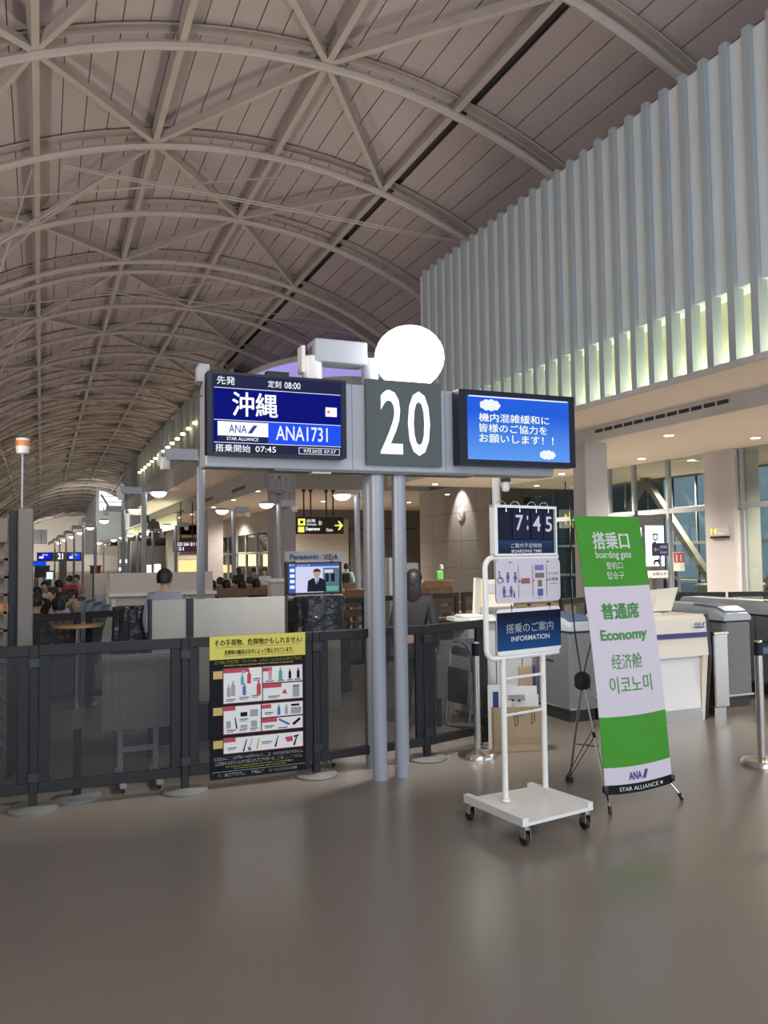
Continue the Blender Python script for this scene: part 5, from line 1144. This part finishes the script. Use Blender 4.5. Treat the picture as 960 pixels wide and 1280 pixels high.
MB().cbox(x0, x1, ty-.05, ty+.45, 0, .06).build('floor_plate', 'dark', tv, world=True)
rect, txt, pol = mk(ftv, x0, z0, x1-x0, z1-z0, tv)
M['tv_pale'] = emit('tv_pale_lilac', (.58, .58, .82), .95); M['tv_blue'] = emit('tv_blue', (.04, .10, .42), .95); M['tv_skin'] = emit('tv_skin', (.50, .30, .22), .9); M['tv_suit'] = emit('tv_suit', (.008, .01, .02), 1); M['tv_hair'] = emit('tv_hair', (.03, .02, .02), 1); M['tv_green'] = emit('tv_green', (.10, .42, .30), .9); M['tv_grey'] = emit('tv_grey', (.10, .15, .20), .9)
rect(.05, .05, .95, .94, 'tv_pale', 'screen_face'); rect(.05, .05, .95, .14, 'tv_blue', 'screen_band', .003); rect(.05, .14, .17, .94, 'tv_blue', 'screen_band', .003)
rect(.66, .18, .95, .94, 'tv_grey', 'screen_building', .003); rect(.68, .24, .84, .34, 'tv_pale', 'screen_building', .004); rect(.70, .36, .76, .62, 'tv_suit', 'screen_building', .005); rect(.80, .36, .87, .62, 'tv_suit', 'screen_building', .005)
rect(.69, .76, .93, .90, 'tv_green', 'screen_caption', .005)
pol([(.37, .92), (.385, .58), (.47, .50), (.545, .48), (.62, .50), (.70, .58), (.72, .92)], 'tv_suit', 'newsreader_suit', .007)
pol([(.50, .50), (.585, .50), (.555, .68), (.53, .68)], 'tv_pale', 'newsreader_shirt', .009); pol([(.535, .52), (.555, .52), (.56, .66), (.545, .70), (.53, .66)], 'tv_blue', 'newsreader_tie', .011)
pol([(.545+.055*math.cos(t*PI/8), .37+.125*math.sin(t*PI/8)) for t in range(16)], 'tv_skin', 'newsreader_face', .009)
pol([(.478, .36), (.485, .25), (.53, .205), (.585, .215), (.612, .28), (.61, .36), (.59, .30), (.50, .30)], 'tv_hair', 'newsreader_hair', .011)
txt('ニュース', .20, .07, .42, .12, 's_white', .006); txt('07:37', .06, .065, .15, .115, 's_white', .006)
for k in range(4): rect(.07, .20+.17*k, .15, .30+.17*k, 's_pale', 'screen_caption', .005)
# beige service partition and shelf
sp_ = thing('service_partition', (YP(200, 720, 16.6).x, 16.6, 0), label='low beige partition wall with white ledge behind the standing person', cat='partition')
xa, xb_ = YP(137, 715, 16.6).x, YP(266, 715, 16.6).x; zt = YP(200, 715.5, 16.6).z; zl = YP(200, 742, 16.6).z
MB().box(xa, xb_, 16.6, 16.75, zl, zt).build('upper_board', 'beige', sp_, world=True); MB().box(xa-.02, xb_+.05, 16.45, 16.75, zl-.03, zl+.03).build('ledge', 'white', sp_, world=True)
MB().box(xa, xb_+.03, 16.55, 16.75, zl-.28, zl-.03).build('lower_board', 'beige', sp_, world=True); MB().box(xa, xb_+.05, 16.5, 16.75, zl-.33, zl-.28).build('lower_ledge', 'white', sp_, world=True); MB().box(xa+.3, xb_-.2, 16.6, 16.7, 0, zl-.33).build('base', 'dark', sp_, world=True)
MB().box(YP(118, 715, 17.4).x, xa, 17.4, 17.5, zl-.3, zt-.01).build('side_board', 'beige', sp_, world=True); MB().box(YP(120, 715, 17.2).x, xa-.02, 17.15, 17.4, zl-.28, zl-.02).build('side_box', 'gate_pale', sp_, world=True)
for px in (142.5, 235): x = YP(px, 750, 16.5).x; MB().box(x-.03, x+.03, 16.53, 16.55, zl-.22, zl-.08).build('socket_plate', 'white', sp_, world=True)
# blue-grey seats
def seat(px, D, rz, label):
    c = at_floor(px, D); o = thing('waiting_seat', c, rz, label, 'seat', 'blue-grey waiting seats')
    MB().loft([[(-.22, y, z), (.22, y, z), (.22, y+.06, z), (-.22, y+.06, z)] for y, z in ((.0, .42), (-.05, .75), (-.14, 1.12), (-.17, 1.16))]).build('backrest', 'blue_seat', o)
    MB().cbox(-.23, .23, 0, .46, .38, .46, .02).build('cushion', 'blue_seat', o)
    for x in (-.2, .2): MB().box(x-.02, x+.02, .05, .4, 0, .38).build('leg', 'steel', o)
    return o
for i, (px, D) in enumerate(((117, 10.7), (108, 11.4), (100, 12.1))):
    seat(px, D, math.radians(70), ['blue-grey seat nearest the beige partition, first of the row', 'blue-grey seat, second of the row by the tables', 'blue-grey seat, third of the row by the tables', 'blue-grey seat farthest back in the row by the tables'][i])
def table(px, D, r, label, h=.98):
    c = at_floor(px, D); o = thing('round_table', c, 0, label, 'table', 'wooden topped tables'); MB().lathe((0, 0, h-.03), [(r, 0), (r, .03)], 24).build('table_top', 'wood_top', o, smooth=True)
    MB().tube([(0, 0, .02), (0, 0, h-.03)], .035, 10).build('column', 'steel', o, smooth=True); MB().lathe((0, 0, 0), [(.25, 0), (.25, .02), (.04, .03)], 16).build('base', 'steel', o)
table(62, 12.4, .34, 'wooden topped table in front of the pale blue shirted person', .84); table(97, 9.9, .30, 'wooden topped table right of the plaid shirted person', .98); table(104, 13.4, .36, 'wooden topped table behind the blue-grey seats', .84)
# wooden benches
def bench(x0, x1, y, label, h=.98, z0=.0):
    o = thing('wooden_bench', ((x0+x1)/2, y, 0), label=label, cat='bench', group='wooden benches of the gate lounge')
    n = 3
    for k in range(n): MB().cbox(x0, x1, y-.02+.0*k, y+.02, h-.16-.19*k, h-.01-.19*k, .006).build('back_board', 'wood', o, world=True)
    MB().cbox(x0, x1, y+.02, y+.48, .40, .45, .01).build('seat_board', 'wood', o, world=True)
    nn = max(2, int((x1-x0)/1.6))
    for k in range(nn+1):
        x = x0+.08+(x1-x0-.16)*k/nn; MB().box(x-.025, x+.025, y+.02, y+.46, 0, .40).box(x-.02, x+.02, y+.0, y+.05, .40, h-.03).build('end_frame', 'dark', o, world=True)
    return o
bench(YP(268, 730, 16.9).x, YP(356, 730, 16.9).x, 16.9, 'dark wood bench right of the beige partition, nearer row', 1.12)
bench(YP(268, 730, 19.3).x, YP(356, 730, 19.3).x, 19.3, 'dark wood bench behind the nearer one, under the seated people', 1.1)
bench(YP(429, 730, 18.6).x, YP(470, 730, 18.6).x, 18.6, 'wood bench in front of the walking person with backpack', 1.12)
bench(YP(431, 730, 15.2).x, YP(566, 730, 15.2).x, 15.2, 'wood bench behind the inner barrier, nearest row right of the television', 1.10)
bench(YP(528, 730, 17.4).x, YP(567, 730, 17.4).x, 17.4, 'short pair of brown bench backs left of the cream monitor', 1.16)
bench(YP(565, 730, 13.8).x, YP(640, 730, 13.8).x, 13.8, 'wood bench behind the staff desk monitor', 1.05)
bench(YP(640, 780, 12.7).x, YP(700, 780, 12.7).x, 12.9, 'brown bench seen between the trolley boards and the banner', 1.0)
wc = thing('white_counter', YP(346, 730, 15.6), label='white topped counter left of the television', cat='counter'); wc.location.z = 0; ROOTM[wc.name] = Matrix.Translation(wc.location)
xa, xb_ = YP(336, 728, 15.6).x, YP(357, 728, 15.6).x; MB().cbox(xa, xb_, 15.5, 15.9, 1.26, 1.33, .02).build('counter_top', 'white', wc, world=True); MB().cbox(xa+.04, xb_, 15.55, 15.85, 0, 1.26, .01).build('counter_body', 'beige', wc, world=True)
pb = thing('poster_board', YP(498, 720, 13.6), label='grey standing board with pale edge between the twin sign posts', cat='board'); pb.location.z = 0; ROOTM[pb.name] = Matrix.Translation(pb.location)
xa, xb_ = YP(485, 700, 13.6).x, YP(524, 700, 13.6).x; z = YP(490, 697, 13.6).z; MB().box(xa, xa+.05, 13.55, 13.75, 0, z).build('edge_post', 'white', pb, world=True); MB().box(xa+.05, xa+.14, 13.6, 13.7, 0, z).build('board', 'beige', pb, world=True); MB().box(xa+.14, xb_, 13.65, 13.7, .2, z-.1).build('glazed_board', 'fascia', pb, world=True)
gs2 = thing('green_sign', YP(549, 720, 18.2), label='bright green hanging pouch on a rod beside the clock wall', cat='sign'); c = YP(549, 719, 18.2); MB().cbox(c.x-.09, c.x+.09, 18.15, 18.22, c.z-.11, c.z+.11, .02).build('pouch', mat('bright_green', (.16, .62, .12), .5), gs2, world=True)
MB().tube([(c.x, 18.2, 0), (c.x, 18.2, c.z)], .02, 8).build('rod', 'steel', gs2, world=True); MB().lathe((c.x+.06, 18.2, c.z+.13), [(.01, 0), (.05, .03), (.05, .1), (.01, .14)], 10).build('white_top', 'white', gs2, world=True)
rk = thing('steel_rack', YP(545, 730, 19), label='small steel rail rack under the green pouch', cat='rack'); 
for px in (537, 541, 545, 552, 556, 560): a = YP(px, 727, 19); MB().tube([(a.x, 19, 0), (a.x, 19, a.z)], .025, 6).build('rail_post', 'steel', rk, world=True)
a, b_ = YP(545, 727, 19), YP(561, 727, 19); MB().bar((a.x, 19, a.z), (b_.x, 19, b_.z), .3, .04).build('rail_top', 'steel', rk, world=True)
# wall clock with its lamp
n_ = Vector((-(B-A).y, (B-A).x)).normalized(); wa = (B-A).normalized()
dd = ray(577.5, 643); t_ = ((A.x*n_.x+A.y*n_.y)-(CAM.x*n_.x+CAM.y*n_.y))/(dd.x*n_.x+dd.y*n_.y); cpos = CAM+dd*t_
wck = thing('wall_clock', cpos, label='round white wall clock lit from above on the grey panelled wall', cat='clock')
fk2 = Frame(cpos, (-wa.x, -wa.y, 0), (0, 0, 1)); fk2.n = fk2.n if (CAM-cpos).dot(fk2.n) > 0 else -fk2.n
ring = lambda r, d: [fk2.pt(r*math.cos(2*PI*k/28), r*math.sin(2*PI*k/28), d) for k in range(28)]
MB().loft([ring(.30, .0), ring(.30, .09), ring(.27, .11)]).build('clock_case', 'white', wck, world=True); MB().loft([ring(.26, .11), ring(.26, .115)]).build('clock_face', 'paper', wck, world=True)
for an, ln in ((-46, .14), (132, .2)): MB().bar(fk2.pt(0, 0, .125), fk2.pt(ln*math.sin(math.radians(an)), ln*math.cos(math.radians(an)), .125), .03, .008).build('hand', 'black', wck, world=True)
spot('clock_spot', fk2.pt(0, 1.5, .9), fk2.pt(0, 0, 0), 90, (1, .93, .85), 70, .05)
# ================================================================ HANGING AND WALL SIGNS
M['s_yellow'] = emit('sign_yellow', (.95, .88, .15), 1.0); M['s_dark'] = mat('sign_dark', (.045, .04, .03), .5); M['s_purple'] = mat('sign_purple', (.05, .012, .035), .5, emis=(.05, .01, .03), es=.2)
sy_ = 36.3; hg = thing('hanging_sign', YP(398, 657, sy_), label='dark hanging sign with yellow squares and a right arrow above the television', cat='sign')
fh = Frame((0, sy_, 0), (1, 0, 0), (0, 0, 1)); x0, z0 = fh.hit(366, 667.5); x1, z1 = fh.hit(429.5, 646.5); slab(fh, x0, z0, x1, z1, -.2, 0).build('sign_body', 's_dark', hg, world=True)
rect, txt, pol = mk(fh, x0, z0, x1-x0, z1-z0, hg)
rect(.10, .10, .24, .50, 's_yellow', 'yellow_square', .01); rect(.14, .22, .20, .38, 's_dark', 'square_mark', .02); rect(.10, .58, .22, .90, 's_yellow', 'yellow_square', .01)
txt('出発', .27, .12, .44, .32, 's_white', .02); txt('Domestic', .27, .36, .46, .50, 's_white', .02); txt('国内', .50, .22, .56, .48, 's_white', .02); txt('Departures', .25, .60, .52, .85, 's_white', .02, .03); txt('Gate', .65, .66, .78, .85, 's_white', .02)
pol([(.82, .46), (.92, .46), (.88, .24), (.91, .22), (.985, .5), (.91, .78), (.88, .76), (.92, .54), (.82, .54)], 's_yellow', 'arrow', .02)
for px in (379.5, 388, 407.5, 416): a = YP(px, 609, sy_+.1); MB().tube([(a.x, sy_+.1, z1), (a.x, sy_+.1, VC)], .035, 6).build('hanging_rod', 's_dark', hg, world=True); MB().lathe((a.x, sy_+.1, VC-.12), [(.06, 0), (.12, .12)], 8).build('rod_cap', 's_dark', hg, world=True)
sy2 = 46; hp_ = thing('hanging_sign', YP(232, 683, sy2), label='purple hanging gate direction sign left of the departure screen post', cat='sign'); fh = Frame((0, sy2, 0), (1, 0, 0), (0, 0, 1)); x0, z0 = fh.hit(217, 690); x1, z1 = fh.hit(250, 676)
slab(fh, x0, z0, x1, z1, -.2, 0).build('sign_body', 's_purple', hp_, world=True); rect, txt, pol = mk(fh, x0, z0, x1-x0, z1-z0, hp_)
txt('22·26·211', .12, .14, .88, .44, 's_white', .02, .02); txt('·21', .12, .56, .38, .86, 's_white', .02, .02)
for x in (x0+.4, x1-.4): MB().tube([(x, sy2+.1, z1), (x, sy2+.1, VC)], .03, 6).build('hanging_rod', 's_dark', hp_, world=True)
sy3 = 21.0; hs_ = thing('hanging_sign', YP(711, 650, sy3), label='small grey hanging sign with a yellow up arrow beside the banner pole', cat='sign'); fh = Frame((0, sy3, 0), (1, 0, 0), (0, 0, 1)); x0, z0 = fh.hit(702, 660); x1, z1 = fh.hit(716, 637)
slab(fh, x0, z0, x1, z1, -.12, 0).build('sign_body', 'gate_pale', hs_, world=True); rect, txt, pol = mk(fh, x0, z0, x1-x0, z1-z0, hs_); pol([(.18, .45), (.36, .2), (.54, .45), (.42, .42), (.42, .8), (.30, .8), (.30, .42)], 's_yellow', 'arrow', .01); rect(.66, .1, .95, .55, 's_yellow', 'yellow_square', .01); rect(.70, .6, .95, .9, 's_yellow', 'yellow_square', .01)
MB().tube([((x0+x1)/2, sy3+.05, z1), ((x0+x1)/2, sy3+.05, CL)], .02, 6).build('hanging_rod', 's_dark', hs_, world=True)
wsn = thing('wall_sign', YP(899, 665, 13.3), label='small lit wall sign with yellow arrow on the wide grey pillar', cat='sign'); fh = Frame((13.60, 0, 0), (0, -1, 0), (0, 0, 1)); x0, z0 = fh.hit(886, 670.5); x1, z1 = fh.hit(908, 658)
slab(fh, x0, z0, x1, z1, -.08, 0).build('sign_body', 'pillar', wsn, world=True); rect, txt, pol = mk(fh, x0, z0, x1-x0, z1-z0, wsn); pol([(.05, .42), (.18, .15), (.30, .42), (.22, .42), (.22, .85), (.13, .85), (.13, .42)], 's_yellow', 'arrow', .01); rect(.33, .2, .48, .8, 's_yellow', 'yellow_square', .01); txt('ゲート', .53, .15, .80, .45, 's_white', .01); txt('Gate', .53, .58, .86, .80, 's_white', .01)
slab(fh, x0+.03, z0-.05, x1+.02, z0, -.08, -.01).build('sign_bracket', 'dark', wsn, world=True)
# gate 21 far down the hall
y21 = 57; g21 = thing('far_gate_sign', YP(75, 695, y21), label='far grey sign beam of gate 21 with number and two screens', cat='sign'); fh = Frame((0, y21, 0), (1, 0, 0), (0, 0, 1))
x0, z0 = fh.hit(46, 702); x1, z1 = fh.hit(103, 690); slab(fh, x0, z0, x1, z1, -.25, -.05).build('beam_box', 'sign_grey', g21, world=True)
for a, b_, m in ((47, 65.5, 's_blue'), (85, 101, 's_blue2')):
    u0, v0 = fh.hit(a, 700.5); u1, v1 = fh.hit(b_, 690.5); slab(fh, u0, v0, u1, v1, -.05, 0).build('screen_frame', 'bezel', g21, world=True); slab(fh, u0+.05, v0+.05, u1-.05, v1-.05, 0, .01).build('screen_face', m, g21, world=True)
    rect, txt, pol = mk(fh, u0, v0, u1-u0, v1-v0, g21); rect(.1, .5, .4, .75, 's_white', 'screen_label', .02); txt('東京', .3, .2, .7, .42, 's_white', .02)
u0, v0 = fh.hit(70, 700.5); u1, v1 = fh.hit(80.5, 690); slab(fh, u0, v0, u1, v1, -.05, .02).build('plate_body', 'plate', g21, world=True); text(fh, '21', u0+.10, v0+.08, u1-.08, v1-.08, 'num', g21, .03, .02, 'numeral')
for px in (77, 80): a = YP(px, 700, y21+.1); MB().tube([(a.x, y21+.1, 0), (a.x, y21+.1, z0)], .07, 8).build('post', 'pole', g21, world=True)
def far_block(px0, py0, px1, py1, Y, m, name, label, cat, dep=.3, legs=True):
    o = thing(name, YP((px0+px1)/2, py1, Y), label=label, cat=cat); o.location.z = 0; ROOTM[o.name] = Matrix.Translation(o.location); f_ = Frame((0, Y, 0), (1, 0, 0), (0, 0, 1)); u0, v0 = f_.hit(px0, py1); u1, v1 = f_.hit(px1, py0)
    slab(f_, u0, v0, u1, v1, -dep, 0).build('face_panel', m, o, world=True)
    slab(f_, u0-.05, v1, u1+.05, v1+.06, -dep, .02).build('top_edge', 'gate_dark', o, world=True)
    if legs: slab(f_, u0+.1, 0, u0+.2, v0, -.1, 0).build('leg', 'gate_dark', o, world=True); slab(f_, u1-.2, 0, u1-.1, v0, -.1, 0).build('leg', 'gate_dark', o, world=True)
    return o
far_block(43, 708, 62, 722, 50, 'dark', 'kiosk', 'dark far kiosk beneath the gate 21 screen', 'kiosk'); far_block(58, 715, 66, 724, 40, 's_pale', 'lit_panel', 'bright bluish lit panel left of the far gate post', 'screen'); far_block(41, 702, 58, 707, 62, 's_blue2', 'lit_panel', 'blue far lit panel under the gate 21 screens', 'screen')
far_block(113, 708, 126, 717, 44, 'red_cloth', 'red_sign', 'small red far sign left of the beige partition', 'sign'); far_block(150, 699, 159, 704, 52, 's_white', 'lit_panel', 'small white far screen above the beige partition', 'screen'); far_block(149, 709, 155, 714, 50, 's_pale', 'lit_panel', 'small pale far screen just above the beige partition', 'screen')
M['shop_white'] = emit('shop_white', (1, .93, .75), 1.5); M['shop_warm'] = emit('shop_warm', (1, .66, .28), 1.2)
far_block(181, 706, 190, 716, 70, 'shop_white', 'lit_shop_window', 'bright white far shop window, left one', 'shop window'); far_block(193, 705, 201, 716, 70, 'shop_white', 'lit_shop_window', 'bright white far shop window, right one', 'shop window'); far_block(224, 700, 246, 716, 64, 'shop_warm', 'lit_shop_window', 'warm yellow far shop window behind the left post', 'shop window'); far_block(222, 694, 247, 700, 63.5, 'beige', 'shop_header', 'pale far shop header with lettering above the warm window', 'shop sign', legs=False)
far_block(278, 706, 290, 716, 66, 'shop_warm', 'lit_shop_window', 'warm far shop light behind the seated people on the benches', 'shop window')
# posters behind the glazing
M['ad_white'] = emit('ad_white', (.95, .97, 1), 1.5)
ya_ = 15.6; ad = thing('light_box_poster', YP(812, 700, ya_), label='bright white light box poster with black letters behind the glass', cat='poster'); ad.location.z = 0; ROOTM[ad.name] = Matrix.Translation(ad.location); fa = Frame((0, ya_, 0), (1, 0, 0), (0, 0, 1)); x0, z0 = fa.hit(808, 708); x1, z1 = fa.hit(829, 657)
slab(fa, x0-.35, z0-.1, x1+.03, z1+.25, -.2, -.01).build('cabinet', 'gate_dark', ad, world=True); slab(fa, x0, z0, x1, z1, -.01, .01).build('lit_face', 'ad_white', ad, world=True); slab(fa, x0-.32, z0, x0-.12, z1-.05, -.01, .01).build('lit_face', 'ad_white', ad, world=True); slab(fa, x0-.3, 0, x1, z0-.1, -.2, -.05).build('plinth', 'gate_dark', ad, world=True)
def vtext(s, px0, py0, px1, py1):
    vs, fs = text_mesh(s, .02); ax = min(v[0] for v in vs); bx = max(v[0] for v in vs); ay = min(v[1] for v in vs); by = max(v[1] for v in vs); u0, v0 = fa.hit(px0, py0); u1, v1 = fa.hit(px1, py1)
    MB().add([fa.pt(u0+(v[1]-ay)/(by-ay)*(u1-u0), v0+(v[0]-ax)/(bx-ax)*(v1-v0), .02) for v in vs], fs).build('lettering', 'ink', ad, world=True)
vtext('De', 815, 667, 822, 683); vtext('t', 816, 698, 826, 706)
u0, v0 = fa.hit(806, 695); u1, v1 = fa.hit(825, 679); sg = thing('direction_sign', YP(815, 690, ya_-.3), label='dark blue sign with orange arrow in front of the white light box', cat='sign'); slab(fa, u0, v0, u1, v1, .25, .28).build('sign_body', 'navy', sg, world=True); rect, txt, pol = mk(fa, u0, v0, u1-u0, v1-v0, sg); txt('国際線', .45, .2, .9, .42, 'paper', .285); txt('Gates', .45, .6, .9, .8, 'paper', .285); pol([(.05, .5), (.2, .3), (.2, .45), (.38, .45), (.38, .55), (.2, .55), (.2, .7)], 'p_orange', 'arrow', .285); MB().box((u0+u1)/2-.02, (u0+u1)/2+.02, ya_-.27, ya_-.25, 0, v0).build('post', 'gate_dark', sg, world=True)
rp = thing('red_poster', YP(849, 700, 15.2), label='red and white poster stand behind the glass left of the wide pillar', cat='poster'); fa = Frame((0, 15.2, 0), (1, 0, 0), (0, 0, 1)); x0, z0 = fa.hit(842.5, 714); x1, z1 = fa.hit(855, 690); rect, txt, pol = mk(fa, x0, z0, x1-x0, z1-z0, rp); slab(fa, x0, z0, x1, z1, -.03, 0).build('board', 'paper', rp, world=True); rect(.03, .03, .97, .55, 'p_red', 'red_field', .004); rect(.2, .12, .35, .5, 'banner_white', 'figure_mark', .006); rect(.6, .12, .75, .5, 'banner_white', 'figure_mark', .006); slab(fa, (x0+x1)/2-.03, 0, (x0+x1)/2+.03, z0, -.03, 0).build('post', 'gate_dark', rp, world=True)
cs = thing('glass_counter', YP(820, 730, 15.0), label='long pale counter behind the glazed wall above the cream monitor', cat='counter'); cs.location.z = 0; ROOTM[cs.name] = Matrix.Translation(cs.location); x0 = 14.0; x1 = 15.6; MB().cbox(x0, x1, 14.5, 14.9, .0, .95).build('counter_body', 'board', cs, world=True); MB().cbox(x0-.02, x1, 14.4, 14.95, .95, 1.0).build('counter_top', 'pillar', cs, world=True)
a, b_ = YP(811, 721, 14.4), YP(836, 721, 14.4); n1 = thing('notice_board', (a.x, 14.45, 1.5), label='long white notice strip below the white light box', cat='notice'); MB().box(a.x, b_.x, 14.42, 14.44, a.z-.03, a.z+.13).build('board', 'paper', n1, world=True); MB().box(a.x+.05, a.x+.08, 14.42, 14.46, 1.0, a.z).build('post', 'gate_dark', n1, world=True); ff_ = Frame((0, 14.41, 0), (1, 0, 0), (0, 0, 1)); text(ff_, 'お知らせ', a.x+.12, a.z+.02, b_.x-.05, a.z+.10, 'ink', n1, .003)
# ================================================================ LEFT EDGE
lc1 = thing('grey_column_cabinet', YP(32, 800, 7.3), label='tall pale grey column box carrying the orange beacon at the left edge', cat='cabinet'); lc1.location.z = 0; ROOTM[lc1.name] = Matrix.Translation(lc1.location)
a, b_ = YP(22, 700, 7.3), YP(41.5, 700, 7.3); zt = YP(30, 635, 7.3).z; MB().cbox(a.x, b_.x, 7.3, 7.55, .0, zt, .008).build('column_body', mat('column_tan', (.17, .155, .135), .55), lc1, world=True); MB().cbox(a.x-.02, b_.x+.02, 7.26, 7.58, 0, .04, .01).build('foot', 'gate_dark', lc1, world=True)
a2 = YP(11, 700, 7.4); MB().cbox(a2.x, a.x, 7.38, 7.6, 0, zt-.02, .006).build('side_column', 'fence', lc1, world=True)
bcn = YP(28, 600, 7.42); o = thing('warning_beacon', (bcn.x, 7.42, zt), label='orange and white warning beacon on a thin rod above the left column', cat='beacon')
zb, zm, zt2 = YP(28, 568, 7.42).z, YP(28, 558, 7.42).z, YP(28, 548, 7.42).z
MB().tube([(bcn.x, 7.42, zt), (bcn.x, 7.42, zb)], .009, 8).build('rod', 'pole', o, world=True, smooth=True); MB().lathe((bcn.x, 7.42, zb), [(.035, 0), (.05, .01), (.055, zm-zb)], 16).build('white_base', 'white', o, world=True, smooth=True)
MB().lathe((bcn.x, 7.42, zm), [(.055, 0), (.055, (zt2-zm)*.7)], 16).build('orange_lens', mat('orange_lens', (.75, .25, .05), .25), o, world=True, smooth=True); MB().lathe((bcn.x, 7.42, zm+(zt2-zm)*.7), [(.056, 0), (.052, (zt2-zm)*.3), (.02, (zt2-zm)*.35)], 16).build('cap', 'white', o, world=True, smooth=True)
sh = thing('slatted_shelf', YP(3, 750, 8.2), label='tan slatted shelf rack with small lit goods cut by the left edge', cat='shelf'); sh.location.z = 0; ROOTM[sh.name] = Matrix.Translation(sh.location)
x0, x1 = YP(-90, 700, 8.2).x, YP(9.5, 700, 8.2).x; zt = YP(5, 648, 8.2).z
MB().box(x0, x1, 8.42, 8.45, .05, zt-.2).build('back_board', 'beige', sh, world=True); MB().cbox(x0, x1, 8.15, 8.45, zt-.22, zt, .005).build('top_box', 'brown_frame', sh, world=True)
for z in [.15+.16*k for k in range(int((zt-.35)/.16))]: MB().box(x0, x1, 8.2, 8.42, z, z+.02).build('shelf_board', 'brown_frame', sh, world=True)
for x in (x0, x1-.03): MB().box(x, x+.03, 8.2, 8.45, 0, zt-.2).build('upright', 'brown_frame', sh, world=True)
c = YP(4, 760, 8.25); o = thing('orange_goods', c, label='small orange glowing item on the slatted shelf at the left edge', cat='goods'); MB().cbox(c.x-.04, c.x+.04, 8.24, 8.32, c.z-.06, c.z+.04, .01).build('item', mat('orange_item', (.7, .25, .05), .5, emis=(1, .35, .08), es=.06), o, world=True)
bpy.data.scenes.remove(_tmp)
